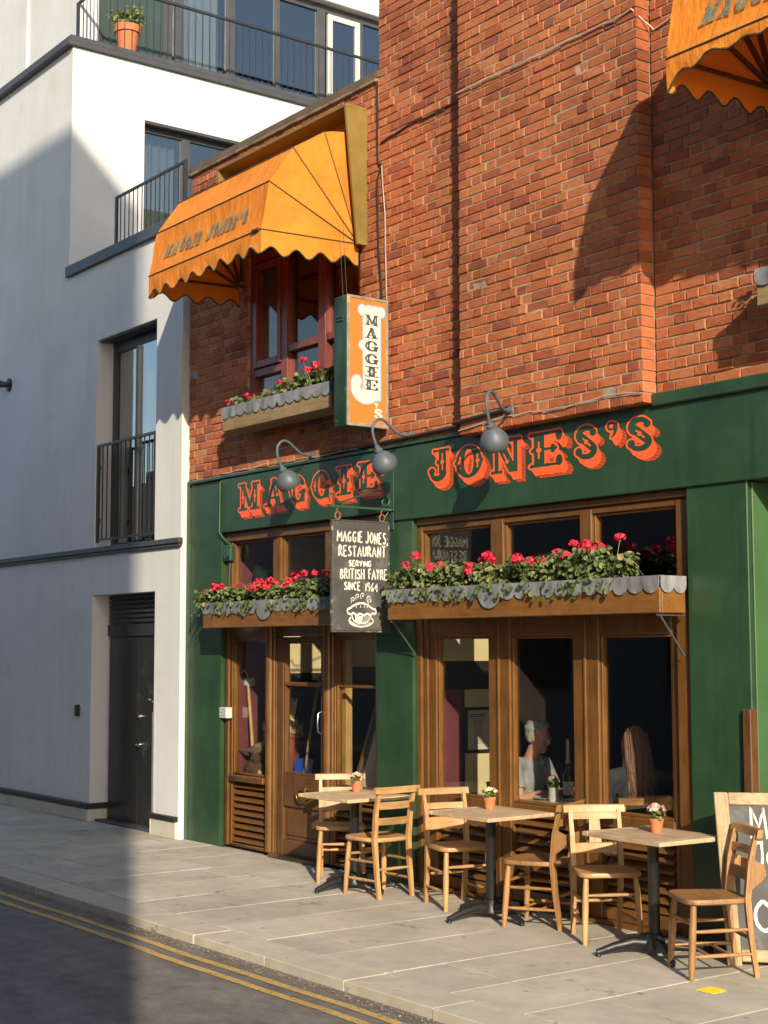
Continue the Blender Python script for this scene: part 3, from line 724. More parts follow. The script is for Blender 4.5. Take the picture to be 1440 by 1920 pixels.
# ---- left window with door
mb = MB()
mb.cbox(-12.74, -12.66, .04, FR1, .02, 2.14, .008); mb.cbox(-12.659, -12.62, .06, FR1, .02, 2.14, .006)
for a, b in ((-12.0, -11.83), (-11.05, -10.87)):
    mb.cbox(a, b, .06, FR1, .02, 2.14, .006); c = (a + b) / 2
    mb.tube([(c - .02, .062, .03), (c - .02, .062, 2.13)], .045, 10); mb.tube([(c + .045, .066, .03), (c + .045, .066, 2.13)], .022, 8)
mb.cbox(-10.25, -10.18, .04, FR1, .02, 2.14, .008)
for a, b in ((-12.62, -12.0), (-10.87, -10.25)):
    member(mb, a, b, .64, .70, .02); member(mb, a, b, 2.0, 2.12, FR0 + .004); member(mb, a, b, .02, .05, .05); bead(mb, a, b, .70, 2.0)
mb.cbox(-12.74, -10.18, .045, FR1, 2.141, 2.30, .006); mb.cbox(-11.83, -11.05, .06, FR1, 2.02, 2.14, .006)
lw = mb.build('shop_window', BROWN, shop)
pane(lw, -12.62, -12.0, .70, 2.0); pane(lw, -10.87, -10.25, .70, 2.0)
louvre(lw, -12.61, -12.01, .055, .635, BROWNX, 9); louvre(lw, -10.86, -10.26, .055, .635, BROWNX, 9)
m_ = MB(); m_.cbox(-10.87, -10.25, .085, .12, 1.565, 1.59, .004); m_.build('glazing_bar', BROWN, lw)
mb = MB()
for a, b in ((-12.74, -12.62), (-11.885, -11.746), (-11.02, -10.89), (-10.3, -10.18)): mb.cbox(a, b, .05, FR1, 2.301, 2.95, .008)
mb.cbox(-12.74, -10.18, .04, FR1, 2.951, 3.046, .008)
for a, b in ((-12.62, -11.885), (-11.746, -11.02), (-10.89, -10.3)): bead(mb, a, b, 2.301, 2.95, .02)
tw = mb.build('transom_window', BROWN, shop)
for a, b in ((-12.62, -11.885), (-11.746, -11.02), (-10.89, -10.3)): pane(tw, a, b, 2.301, 2.95)
mb = MB()
D0, D1 = -11.825, -11.055
mb.cbox(D0, -11.715, .062, .12, .03, 2.015, .005); mb.cbox(-11.09, D1, .062, .12, .03, 2.015, .005)
mb.cbox(-11.715, -11.09, .064, .12, .47, .76, .005); mb.cbox(-11.715, -11.09, .064, .12, 1.975, 2.013, .005); mb.cbox(-11.715, -11.09, .064, .12, .03, .17, .005)
mb.cbox(-11.715, -11.09, .09, .11, .17, .47, .004); mb.cbox(-11.68, -11.125, .078, .1, .205, .435, .012)
bead(mb, -11.715, -11.09, .76, 1.975, .024)
dr = mb.build('door', BROWND, shop)
pane(dr, -11.715, -11.09, .76, 1.975)
m_ = MB(); m_.cbox(-11.69, -11.115, .07, .13, 1.565, 1.60, .006); m_.build('glazing_bar', BROWN, dr)
m_ = MB(); m_.tube([(-11.075, .06, 1.15), (-11.075, .02, 1.17), (-11.075, .012, 1.25), (-11.075, .02, 1.33), (-11.075, .06, 1.35)], .009, 8); m_.build('handle', STEEL, dr)
m_ = MB(); m_.tube([(-11.37 + .075 * cos(t), .045 - .012 * sin(t * .5), .585 + .06 * sin(t)) for t in [pi * 2 * i / 22 for i in range(23)]], .012, 8)
for i in range(7): m_.ico((-11.37 + .085 * cos(i), .05, .59 + .06 * sin(i)), .018, 0, .3)
m_.cbox(-11.41, -11.33, .045, .064, .62, .66, .006); m_.build('knocker', BRASS, dr)
m_ = MB(); m_.cbox(-11.83, -11.05, -.03, .06, .0, .035, .006); m_.build('threshold', BROWND, shop)
# timber strip on the pillar edge
m_ = MB(); m_.cbox(-6.255, -6.188, -.03, .04, .0, 1.52, .006)
o = m_.build('edge_strip', BROWND, shop)
m_ = MB()
for z in (1.46, 1.2, .9): m_.lathe([(.007, 0), (.007, .003), (0, .004)], (-6.222, -.03, z), 8, 0, (0, -1, 0))
m_.build('screw', STEEL, o)
# ---- rooms behind the glass
mb = MB(); mb.box(-12.79, -12.745, .14, .66, .0, 3.04); mb.build('interior_wall', MAROON, shop)
mb = MB(); mb.box(-12.79, -12.745, .66, 1.6, 1.66, 3.04); mb.build('interior_wall', CREAM, shop)
mb = MB(); mb.box(-12.79, -12.745, .66, 2.4, 0, 1.659); mb.box(-12.79, -12.745, 1.6, 2.4, 1.66, 3.04); mb.cbox(-12.746, -12.72, .64, .70, 0, 3.0, .003); mb.build('panelling', DARKW, shop)
mb = MB(); mb.box(-9.80, -9.75, .14, .585, 0, 1.62); mb.build('interior_wall', MAROON, shop)
mb = MB(); mb.box(-9.80, -9.752, .585, 1.0, 0, 2.2); mb.box(-9.80, -9.75, .14, .585, 1.62, 2.2); mb.build('interior_wall', CREAM, shop)
mb = MB(); mb.box(-9.80, -9.75, .14, 1.0, 2.201, 3.0); mb.build('panelling', DARKW, shop)
mb = MB(); mb.cbox(-9.752, -9.735, .575, .60, 0, 1.62, .003); mb.cbox(-9.752, -9.73, .14, 1.0, 1.56, 1.80, .003); mb.build('moulding_and_shade_band', DARKW, shop)  # upright moulding; the dark band is the flower box's shade built as a strip
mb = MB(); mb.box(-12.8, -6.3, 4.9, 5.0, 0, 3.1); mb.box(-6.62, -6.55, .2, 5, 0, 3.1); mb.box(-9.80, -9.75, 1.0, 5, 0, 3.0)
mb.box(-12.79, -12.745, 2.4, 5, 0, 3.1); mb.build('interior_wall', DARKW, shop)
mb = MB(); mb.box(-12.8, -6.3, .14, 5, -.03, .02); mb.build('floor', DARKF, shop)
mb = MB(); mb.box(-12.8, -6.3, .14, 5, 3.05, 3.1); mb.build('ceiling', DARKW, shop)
mb = MB(); mb.box(-12.745, -11.9, .15, .75, .60, .64); mb.box(-10.95, -10.2, .15, .7, .60, .64); mb.build('display_shelf', DARKW, shop)
mb = MB(); mb.box(-12.74, -11.6, 1.55, 1.6, 0, 3.0); mb.build('inner_partition', CREAM, shop)
mb = MB(); mb.box(-12.74, -12.05, 1.50, 1.548, .0, 1.72); mb.box(-11.95, -11.60, 1.5, 1.548, 0, 1.55); mb.box(-12.1, -11.98, 1.46, 1.548, 0, 3); mb.build('panelling', DARKW, shop)

# ================================================================== white house on the left
wh = T('white_apartment_building', 'modern white rendered house with black-framed windows and roof terrace, left of the brick wing', 'building', (-15.5, .3, 0))
WF = -.07
mb = MB(); mb.box(-40, -16.24, WF, .25, 0, 9.17); mb.box(-16.24, -15.475, WF, .25, 0, 6.31); mb.box(-13.985, -13.445, WF, .25, 0, 6.31)
mb.box(-15.475, -13.985, WF, .25, 2.51, 3.0); mb.box(-15.475, -13.985, WF, .25, 5.42, 6.31); mb.box(-15.475, -15.45, WF, .25, 3.0, 5.42); mb.box(-14.01, -13.985, WF, .25, 3.0, 5.42)
mb.build('front_wall', RENDER, wh)
mb = MB(); mb.box(-16.7, -16.24, .25, .904, 6.2, 9.17); mb.box(-16.7, -16.24, .904, 2.7, 8.46, 9.17); mb.box(-16.7, -16.24, 2.7, 9, 6.2, 9.17)
mb.build('side_wall', RENDER, wh)
mb = MB(); mb.box(-40, -16.24, 8.9, 9, 0, 9.1); mb.box(-16.24, -13.46, 8.9, 9, 0, 6.2); mb.box(-13.52, -13.46, .25, 9, 3, 6.2); mb.build('rear_wall', RENDER, wh)
mb = MB(); mb.box(-16.69, -13.45, .25, 8.9, 6.1, 6.25); mb.box(-39, -16.5, .25, 9, 9.0, 9.16); mb.build('terrace_floor', STONE, wh)
mb = MB()
mb.cbox(-16.26, -13.43, -.115, .27, 6.31, 6.44, .006); mb.build('coping', GREYF, wh)
mb = MB(); mb.cbox(-40, -16.195, -.15, .33, 9.165, 9.235, .006); mb.cbox(-40, -16.21, -.115, .33, 9.236, 9.30, .006); mb.cbox(-16.56, -16.195, .331, 9, 9.165, 9.235, .006); mb.cbox(-16.56, -16.21, .331, 9, 9.236, 9.30, .006)
mb.build('coping', GREYF, wh)
mb = MB(); mb.cbox(-40, -13.40, -.125, -.068, 2.985, 3.04, .006); mb.cbox(-40, -13.42, -.105, -.066, 2.955, 2.984, .004); mb.build('string_course', GREYF, wh)
mb = MB(); x = -16.2
for i in range(14):
    a = -15.475 - i * .62; mb = MB(); mb.cbox(a - .612, a, -.10, -.066, 0, .135, .006); mb.build('plinth_stone', STONE, wh)
for q in ((-15.474, -15.44, -.10, .14, 0, .135), (-13.969, -13.447, -.10, -.066, 0, .17), (-14.0, -13.97, -.10, .14, 0, .17)):
    mb = MB(); mb.cbox(*q, .006); mb.build('plinth_stone', STONE, wh)
mb = MB(); mb.cbox(-24.2, -15.43, -.115, -.05, .137, .20, .01); mb.cbox(-15.474, -15.43, -.05, .14, .137, .20, .006); mb.cbox(-14.01, -13.446, -.115, -.05, .172, .225, .006); mb.build('skirting', BLACKP, wh)
m_ = MB(); m_.cbox(-13.998, -13.955, -.083, .05, .226, 1.25, .003); m_.build('corner_guard', STEEL if 0 else M('dull_aluminium', (.42, .42, .42), .45, .1, 8, .05, 50, metal=.7), wh)
# door
mb = MB(); mb.box(-15.44, -13.99, .145, .2, 0, 2.51); mb.build('door_surround', DOORB, wh)
mb = MB()
for i in range(6): mb.cbox(-15.40, -13.99, .105, .146, 2.2 + i * .052, 2.235 + i * .052, .006)
mb.cbox(-15.44, -13.99, .11, .147, 2.05, 2.18, .006); mb.build('louvre_head', BLACKP, wh)
mb = MB(); mb.cbox(-15.37, -14.70, .115, .146, .03, 2.03, .004); d1 = mb.build('door_leaf', DOORB, wh)
mb = MB(); mb.cbox(-14.69, -14.02, .115, .146, .03, 2.03, .004); d2 = mb.build('door_leaf', DOORB, wh)
m_ = MB(); m_.lathe([(.03, 0), (.03, .012), (.018, .014), (.018, .03), (0, .03)], (-14.63, .115, 1.18), 14, 0, (0, -1, 0)); m_.build('lock', STEEL, d2)
m_ = MB(); m_.tube([(-14.63, .115, .88), (-14.63, .06, .88), (-14.55, .055, .88)], .011, 8); m_.lathe([(.026, 0), (.026, .008), (0, .009)], (-14.63, .115, .88), 14, 0, (0, -1, 0)); m_.build('handle', STEEL, d2)
m_ = MB()
for i in range(5): m_.cbox(-14.45 + i * .085, -14.40 + i * .085, .110, .116, 1.36 - .02 * (i % 2), 1.372 - .02 * (i % 2), .002)
m_.build('scratch_marks', M('bare_steel_scratch', (.4, .38, .34), .5), d2)
mb = MB(); mb.cbox(-15.44, -13.99, -.02, .146, -.0, .028, .004); mb.build('threshold', GREYF, wh)
# tall window
mb = MB(); X0, X1, Z0, Z1 = -15.45, -14.01, 3.0, 5.42; ya, yb = .135, .2
for a, b in ((X0, X0 + .09), (-14.86, -14.74), (X1 - .07, X1)): mb.cbox(a, b, ya, yb, Z0, Z1 - .0, .004)
mb.cbox(X0, X1, ya + .004, yb, Z0, Z0 + .10, .004); mb.cbox(X0, X1, ya + .004, yb, Z1 - .14, Z1, .004)
for i in range(3): mb.cbox(X0, X1, -.03 + i * .055, .0 + i * .055, Z1 - .022 + i * .004, Z1 - .001, .003)
mb.cbox(-14.74, -14.68, .06, .13, Z0 + .1, Z1 - .16, .004); mb.cbox(-14.12, -14.075, .06, .13, Z0 + .1, Z1 - .16, .004)
w1 = mb.build('window', GREYF, wh)
m_ = MB(); m_.box(X0 + .09, -14.86, .16, .166, Z0 + .1, Z1 - .14); m_.build('pane', GLASSD, w1)
m_ = MB(); m_.box(-14.68, -14.12, .09, .096, Z0 + .1, Z1 - .16); m_.build('pane', GLASSD, w1)
def curtain(par, p0, p1, z0, z1, mat, n=26, amp=.025, name='curtain'):
    m_ = MB(); vs = []; fs = []; d = Vector((p1[0] - p0[0], p1[1] - p0[1], 0)); nn = Vector((-d.y, d.x, 0)).normalized()
    for i in range(n * 2 + 1):
        q = Vector((p0[0], p0[1], 0)) + d * i / (2 * n) + nn * amp * sin(i * 1.57 + .4 * sin(i)) ; vs += [(q.x, q.y, z0), (q.x, q.y, z1)]
    fs = [(2 * i, 2 * i + 2, 2 * i + 3, 2 * i + 1) for i in range(2 * n)]
    m_.add(vs, fs, 0, True); return m_.build(name, mat, par)
curtain(w1, (-15.3, .36), (-14.75, .36), Z0, Z1, CURT, 12); curtain(w1, (-14.7, .34), (-14.35, .34), Z0, Z1, CURT, 8)
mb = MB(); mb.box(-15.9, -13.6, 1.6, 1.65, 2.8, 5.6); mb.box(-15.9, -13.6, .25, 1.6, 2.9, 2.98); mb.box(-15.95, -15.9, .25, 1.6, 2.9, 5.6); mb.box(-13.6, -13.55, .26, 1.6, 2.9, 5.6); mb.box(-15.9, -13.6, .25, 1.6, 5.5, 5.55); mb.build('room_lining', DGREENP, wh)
def railing(par, pts, z0, z1, step, r=.007, hw=.022, ends=True, base=True):
    """flat-bar rail along pts with one object per baluster"""
    m_ = MB()
    for a, b in zip(pts[:-1], pts[1:]):
        m_.tube([(a[0], a[1], z1), (b[0], b[1], z1)], hw, 4, 0, True, True)
        if base: m_.tube([(a[0], a[1], z0), (b[0], b[1], z0)], hw * .7, 4, 0, True, True)
    if ends:
        for p in (pts[0], pts[-1]): m_.cbox(p[0] - .025, p[0] + .025, p[1] - .012, p[1] + .012, z0 - .03, z1 + .014, .003)
    rl = m_.build('railing', BLACKP, par)
    b_ = MB(); b_.tube([(0, 0, z0), (0, 0, z1)], r, 6); me = b_.mesh('baluster', BLACKP)
    for a, b in zip(pts[:-1], pts[1:]):
        d = hypot(b[0] - a[0], b[1] - a[1]); n = max(1, int(d / step))
        for i in range(1, n + 1):
            t = i / (n + .5); o = bpy.data.objects.new('baluster', me); place(o, rl, Vector((a[0] + (b[0] - a[0]) * t, a[1] + (b[1] - a[1]) * t, 0)) - wloc(rl))
    return rl
railing(wh, [(-15.42, -.045), (-14.03, -.045)], 3.13, 4.20, .115, .008, .02)
m_ = MB()
for z in (3.35, 3.95): m_.cbox(-15.45, -15.40, -.05, -.02, z - .03, z + .03, .004)
m_.build('railing_bracket', BLACKP, wh)
railing(wh, [(-15.03, -.06), (-13.44, -.06)], 6.46, 6.99, .105, .007, .018, True, False)
railing(wh, [(-16.93, .33), (-16.27, .33), (-16.27, 8.5)], 9.3, 10.07, .1, .006, .022, False, False)
m_ = MB(); m_.cbox(-16.97, -16.92, .30, .33, 9.3, 10.07, .004); m_.build('railing_post', BLACKP, wh)
# terrace door in the side wall
mb = MB(); xx0, xx1 = -16.42, -16.36
for a, b in ((.904, .97), (1.50, 1.62), (2.6, 2.7)): mb.cbox(xx0, xx1, a, b, 6.25, 8.46, .004)
mb.cbox(xx0, xx1 - .004, .97, 2.6, 8.36, 8.46, .004); mb.cbox(xx0, xx1 - .004, .97, 2.6, 6.25, 6.4, .004)
for i in range(3): mb.cbox(-16.34 + i * .035, -16.32 + i * .035, .904, 2.7, 8.435 - i * .004, 8.458, .002)
w2 = mb.build('window', GREYF, wh)
for a, b in ((.97, 1.5), (1.62, 2.6)):
    m_ = MB(); m_.box(-16.40, -16.394, a, b, 6.4, 8.36); m_.build('pane', GLASSD, w2)
curtain(w2, (-16.55, .95), (-16.55, 1.5), 6.3, 8.4, CURT, 10)
mb = MB(); mb.box(-17.6, -17.55, .4, 3.2, 6.1, 8.8); mb.box(-17.6, -16.7, .4, .45, 6.1, 8.8); mb.box(-17.6, -16.7, 3.1, 3.2, 6.1, 8.8); mb.build('room_lining', DGREENP, wh)
# penthouse
mb = MB(); mb.box(-40, -16.955, .33, .60, 9.15, 12.2); mb.cbox(-40, -18.5, .29, .33, 9.25, 12.2, .01); mb.build('penthouse_wall', RENDER, wh)
mb = MB(); mb.cbox(-17.3, -16.85, .6, 9, 11.06, 12.2, .01); mb.build('penthouse_fascia', RENDER, wh)
mb = MB(); px0, px1 = -17.06, -16.99
for a, b in ((.61, .68), (1.55, 1.68), (1.72, 1.86), (2.52, 2.645), (3.30, 3.37), (4.0, 4.14), (4.72, 4.80), (5.6, 5.7), (6.6, 6.7), (8.8, 8.9)): mb.cbox(px0, px1, a, b, 9.25, 11.06, .004)
mb.cbox(px0, px1 - .004, .6, 9, 10.95, 11.06, .004); mb.cbox(px0, px1 - .004, .6, 9, 9.2, 9.32, .004)
w3 = mb.build('penthouse_window', GREYF, wh)
for a, b in ((1.86, 2.52), (2.645, 3.3), (3.37, 4.0), (4.8, 5.6), (5.7, 6.6), (6.7, 8.8), (1.68, 1.72)):
    m_ = MB(); m_.box(-17.03, -17.024, a, b, 9.32, 10.95); m_.build('pane', GLASSD, w3)
m_ = MB(); m_.cbox(-17.04, -17.0, .68, 1.55, 9.3, 10.95, .004)
for i in range(6): m_.cbox(-17.0, -16.993, .70 + i * .145, .715 + i * .145, 9.32, 10.94, .002)
m_.build('dark_panel', DGREENP, wh)
m_ = MB()
for a, b, c, d in ((4.16, 4.24, 9.4, 10.93), (4.64, 4.72, 9.4, 10.93)): m_.cbox(-17.0, -16.95, a, b, c, d, .004)
m_.cbox(-17.0, -16.95, 4.24, 4.64, 10.85, 10.93, .004); m_.cbox(-17.0, -16.95, 4.24, 4.64, 9.4, 9.48, .004)
o = m_.build('casement', WHITEP, w3); m_ = MB(); m_.box(-16.98, -16.974, 4.24, 4.64, 9.48, 10.85); m_.build('pane', GLASSD, o)
curtain(w3, (-17.2, 1.9), (-17.2, 2.5), 9.3, 10.95, CURTW, 10)
mb = MB(); mb.box(-19, -18.95, .6, 9, 9.2, 11.1); mb.box(-19, -17.06, .55, .6, 9.2, 11.06); mb.box(-19, -17.06, .6, 9, 9.15, 9.2); mb.box(-19, -17.06, .6, 9, 11.07, 11.1); mb.build('room_lining', DGREENP, wh)
mb = MB(); mb.box(-39.9, -16.9, .34, 9, 12.2, 12.3); mb.build('penthouse_roof', GREYF, wh)
# pot on the terrace
t = T('potted_shrub', 'terracotta pot with a leafy green shrub on the upper terrace of the white house', 'potted plant', (-16.42, .74, 9.30))
m_ = MB(); m_.lathe([(.10, 0), (.145, .28), (.165, .285), (.172, .37), (.155, .375), (.15, .33), (0, .33)], wloc(t), 20); m_.build('pot', TERRA, t)
m_ = MB()
def leaf(mb, c, r, nrm, n=6, m=0, long=1.0):
    nrm = Vector(nrm).normalized(); a = Vector((0, 0, 1)) if abs(nrm.z) < .9 else Vector((1, 0, 0))
    u = nrm.cross(a).normalized(); v_ = nrm.cross(u); ph = ru(0, 6.3); c = Vector(c)
    u, v_ = u * cos(ph) + v_ * sin(ph), v_ * cos(ph) - u * sin(ph)
    vs = [c - nrm * r * .22] + [c + u * r * cos(2 * pi * i / n) * ru(.82, 1.12) * long + v_ * r * sin(2 * pi * i / n) * ru(.82, 1.12) + nrm * ru(-.1, .12) * r for i in range(n)]
    mb.add(vs, [(0, 1 + i, 1 + (i + 1) % n) for i in range(n)], m, False)
for i in range(260):
    a = ru(0, 6.3); s = random.choice((-1, 1)); rr = abs(random.gauss(0, .07))
    leaf(m_, wloc(t) + Vector((ru(-.08, .08), s * ru(.02, .16) + rr * cos(a), .36 + ru(0, .30 if s > 0 else .2))), ru(.014, .03), (ru(-1, 1), ru(-1, .4), ru(-.2, 1)), 5, 0, 1.5)
m_.build('foliage', LEAFD, t)
# small wall fittings
t = T('wall_spotlight', 'small black spotlight sticking out of the white wall at the far left', 'wall light', (-17.967, WF, 5.27))
o0 = wloc(t); m_ = MB(); m_.lathe([(.085, 0), (.085, .02), (.06, .03), (0, .03)], o0, 16, 0, (0, -1, 0)); m_.build('wall_plate', BLACKP, t)
m_ = MB(); m_.tube([o0 + Vector((0, -.02, 0)), o0 + Vector((-.02, -.1, .0)), o0 + Vector((-.05, -.16, .02)), o0 + Vector((-.10, -.22, .05))], [.03, .045, .05, .055], 12); m_.build('lamp_head', BLACKP, t)
t = T('call_box', 'tiny grey push-button box on the white wall left of the black door', 'push button', (-15.786, WF, 1.214))
m_ = MB(); m_.cbox(-15.825, -15.747, WF - .035, WF, 1.15, 1.28, .006); m_.build('case', DOORB, t)
m_ = MB(); m_.cbox(-15.80, -15.772, WF - .04, WF - .034, 1.18, 1.25, .003); m_.build('button', BRASS, t)

# ================================================================== house across the street (behind the camera): shades the white house, shows in the panes
op = T('opposite_building', 'plain house across the street that throws its shadow over the white house and the road', 'building', (-20, -10, 0))
mb = MB(); mb.box(-9, 4.10, -18, -9.5, -.06, 17.2); mb.build('wall', OPPO, op)
mb = MB(); mb.box(-48, -9.01, -18, -9.5, -.06, 6.0); mb.build('low_wing', OPPO, op)
wm = MB(); wm.cbox(-.6, .6, -.05, .02, -.95, .95, .01); me = wm.mesh('window', DARKW)
for zi in range(5):
    for xi in range(14):
        if zi > 1 and xi > 3: continue
        o = bpy.data.objects.new('window', me); place(o, op, Vector((1.8 - xi * 3.4, -9.47, 2.2 + zi * 3.1)) - op.location)

# ================================================================== awnings
def awning(label, xl, xr, hz, R, txt_x, board, short=0):
    t = T('awning', label, 'awning', ((xl + xr) / 2, -.02, hz))
    A = [radians(a) for a in (-2, 23, 47, 69, 88)]
    P = [(-.03 - R * cos(a), hz + R * sin(a)) for a in A]; H = (-.03, hz)
    mb = MB(); N = 40
    def sag(i, k, x, s, e=0): # point between ribs i,i+1
        y = P[i][0] + (P[i + 1][0] - P[i][0]) * s; z = P[i][1] + (P[i + 1][1] - P[i][1]) * s
        d = .034 * sin(pi * s) * sin(pi * min(1, max(0, (x - xl) / (xr - xl)))) ** .4
        wv_ = (.006 * sin(x * 9 + i * 2 + s * 3) + .005 * sin(x * 23 + s * 9)) * sin(pi * s); return (x, y + d * .8 + wv_, z - d * .6 + wv_)
    for i in range(4):
        vs = []; K = 5
        for k in range(K + 1):
            for j in range(N + 1): vs.append(sag(i, k, xl + (xr - xl) * j / N, k / K))
        mb.add(vs, [(k * (N + 1) + j, k * (N + 1) + j + 1, (k + 1) * (N + 1) + j + 1, (k + 1) * (N + 1) + j) for k in range(K) for j in range(N)], 0, True)
        for x, sx in ((xl, 1), (xr, -1)):
            vs = []; K2 = 6
            for a in range(K2 + 1):
                for b in range(5):
                    s = b / 4; q = sag(i, 0, x, s); f = a / K2
                    vs.append((x + sx * .02 * sin(pi * s) * sin(pi * f), H[0] + (q[1] - H[0]) * f, H[1] + (q[2] - H[1]) * f))
            mb.add(vs, [(a * 5 + b, a * 5 + b + 1, (a + 1) * 5 + b + 1, (a + 1) * 5 + b) for a in range(K2) for b in range(4)], 0, True)
    mb.build('canopy', CANVAS, t)
    # valance
    path = [(xl, H[0], H[1] - .0), (xl, P[0][0], P[0][1]), (xr, P[0][0], P[0][1]), (xr, H[0], H[1])]
    mb = MB(); pp = MB(); vs = []; low_ = []; dist = 0
    for (a, b) in zip(path[:-1], path[1:]):
        d = hypot(b[0] - a[0], b[1] - a[1]); n = int(d / .02); wv = max(1, round(d / .245))
        for i in range(n + 1):
            f = i / n; x = a[0] + (b[0] - a[0]) * f; y = a[1] + (b[1] - a[1]) * f; z = a[2] + (b[2] - a[2]) * f
            dr = .165 + .036 * cos(2 * pi * wv * f + .5)
            if a[1] == b[1] and short: dr = dr * (short + (1 - short) * abs(2 * f - 1) ** 7)
            ox = .012 * sin(f * 17) * (1 if a[1] == b[1] else 0); oy = .012 * sin(f * 23 + x) * (1 if a[1] == b[1] else 0)
            dr += ru(-.003, .003) + .008 * sin(x * 3.1 + y * 5); vs += [(x, y, z), (x + ox * 0, y - oy * .3, z - dr * .5), (x, y + oy, z - dr)]; low_.append((x, y + oy, z - dr))
    k = len(vs) // 3
    mb.add(vs, [(3 * i + r, 3 * i + 3 + r, 3 * i + 4 + r, 3 * i + 1 + r) for i in range(k - 1) for r in (0, 1)], 0, True)
    mb.build('valance', CANVAS, t)
    pp.tube(low_, .007, 5); pp.tube([low_[0], vs[0]], .005, 5); pp.tube([low_[-1], vs[-3]], .005, 5)
    for i in range(4):
        q = [(xl, H[0], H[1])] if 0 else []
        pp.tube([(xl - .002, H[0], H[1]), (xl - .002, P[i][0] - .002, P[i][1] + .002), (xr + .002, P[i][0] - .002, P[i][1] + .002), (xr + .002, H[0], H[1])], .0065, 5)
    pp.build('piping', PIPE, t)
    for i in range(5):
        m_ = MB(); e = .025; y, z = P[i][0] + .02, P[i][1] - .02 * (i > 0); h = Vector((0, H[0], H[1]))
        m_.tube([(xl + e, H[0], H[1]), (xl + e, y, z), (xr - e, y, z), (xr - e, H[0], H[1])], .016, 4, 0, True, True); m_.build('rib', LAMPG if 0 else BROWND, t)
    m_ = MB()
    for x in (xl + .03, xr - .03): m_.cbox(x - .03, x + .03, -.06, .0, hz - .04, hz + .05, .006); m_.tube([(x - .035, -.045, hz), (x + .035, -.045, hz)], .025, 10)
    m_.build('hinge_bracket', STEEL, t)
    m_ = MB(); m_.tube([(xr - .12, P[0][0] - .012, P[0][1] + .004), (xr - .02, P[0][0] - .012, P[0][1] + .004)], .014, 6); m_.build('sleeve', PIPE, t)
    # lettering on the front panel
    m_ = MB(); s = "MAGGIE JONES'S"; gl = {c: glyph(c, .022, .3, .2) for c in set(s)}
    tot = sum(gl[c].w + .26 for c in s); kx = (txt_x[1] - txt_x[0]) / tot; x = txt_x[0]; a0, b0 = P[0], P[1]
    for c in s:
        g = gl[c]
        if c != ' ':
            col = np.zeros(g.a.shape, int); sh = g.a.copy()
            for i in range(6): sh |= shift(g.a, int(i * .7), -i)
            col[sh] = 1; col[g.a & (np.arange(col.shape[0]) % 3 == 0)[:, None]] = 0
            def fn(u, v_, x=x):
                f = .36 + .27 * v_; y = a0[0] + (b0[0] - a0[0]) * f; z = a0[1] + (b0[1] - a0[1]) * f; X = x + u * kx
                d = .034 * sin(pi * f) * sin(pi * (X - xl) / (xr - xl)) ** .4
                wv_ = (.006 * sin(X * 9 + f * 3) + .005 * sin(X * 23 + f * 9)) * sin(pi * f); return (X + .04 * v_, y + d * .8 + wv_ - .016, z - d * .6 + wv_ + .007)
            raster(m_, g, col, fn, (1,), {1: 0})
        x += (g.w + .26) * kx
    m_.build('lettering', TEAL, t)
    if board:
        m_ = MB(); m_.cbox(xl - .13, xr + .10, -.235, .0, 6.60, 6.63, .004); m_.build('top_board', OCHRE, t)
        for x in (xl - .13, xr + .075):
            m_ = MB(); m_.add([(x, 0, 5.40), (x + .025, 0, 5.40), (x + .025, -.11, 5.40), (x, -.11, 5.40), (x, 0, 6.6), (x + .025, 0, 6.6), (x + .025, -.235, 6.6), (x, -.235, 6.6)],
                              [(0, 3, 2, 1), (4, 5, 6, 7), (0, 1, 5, 4), (1, 2, 6, 5), (2, 3, 7, 6), (3, 0, 4, 7)]); m_.build('side_board', OCHRE, t)
    return t
awning("orange canvas awning boxed in olive boards over the low wing's upper window", -12.378, -10.394, 5.43, 1.0, (-12.14, -10.66), True)
awning('orange canvas awning with scalloped edge, cut off at the top right corner', -5.9, -3.95, 5.43, .97, (-5.66, -4.2), False, .42)

# ================================================================== projecting box sign
sg = T('projecting_sign', "orange box sign with a big white J, standing out from the brick wall", 'sign', (-10.04, -.02, 4.29))
SX0, SX1, SY0, SY1, SZ0, SZ1 = -10.145, -9.946, -.462, -.035, 3.74, 4.84
mb = MB(); mb.cbox(SX0, SX1 - .012, SY0, SY1, SZ0, SZ1, .008)
for z in (4.66, 4.63): mb.tube([(SX0 + .05, SY0 - .004, z), (SX1 - .06, SY0 - .004, z)], .008, 6)
mb.cbox(-10.1, -10.0, SY1, 0.0, 4.65, 4.7, .004); mb.cbox(-10.1, -10.0, SY1, 0.0, 3.85, 3.9, .004)
mb.build('case', GREENW, sg)
mb = MB()
for x in (SX1 - .0115,):
    mb.cbox(x, x + .012, SY0, SY0 + .028, SZ0, SZ1, .004); mb.cbox(x, x + .012, SY1 - .026, SY1, SZ0, SZ1, .004)
    mb.cbox(x, x + .012, SY0 + .029, SY1 - .027, SZ0, SZ0 + .03, .004); mb.cbox(x, x + .012, SY0 + .029, SY1 - .027, SZ1 - .025, SZ1, .004)
mb.build('frame', RAWW if 0 else M('worn_grey_sign_frame', (.25, .21, .16), .7, .3, 9, .2, 60, wear=(.42, .34, .2), wamt=.58, wscale=9), sg)
PY0, PY1, PZ0, PZ1 = SY0 + .029, SY1 - .027, SZ0 + .031, SZ1 - .026
mb = MB(); mb.box(SX1 - .0115, SX1 - .006, PY0, PY1, PZ0, PZ1); pn = mb.build('panel', SIGNO, sg)
pw, ph_ = PY1 - PY0, PZ1 - PZ0
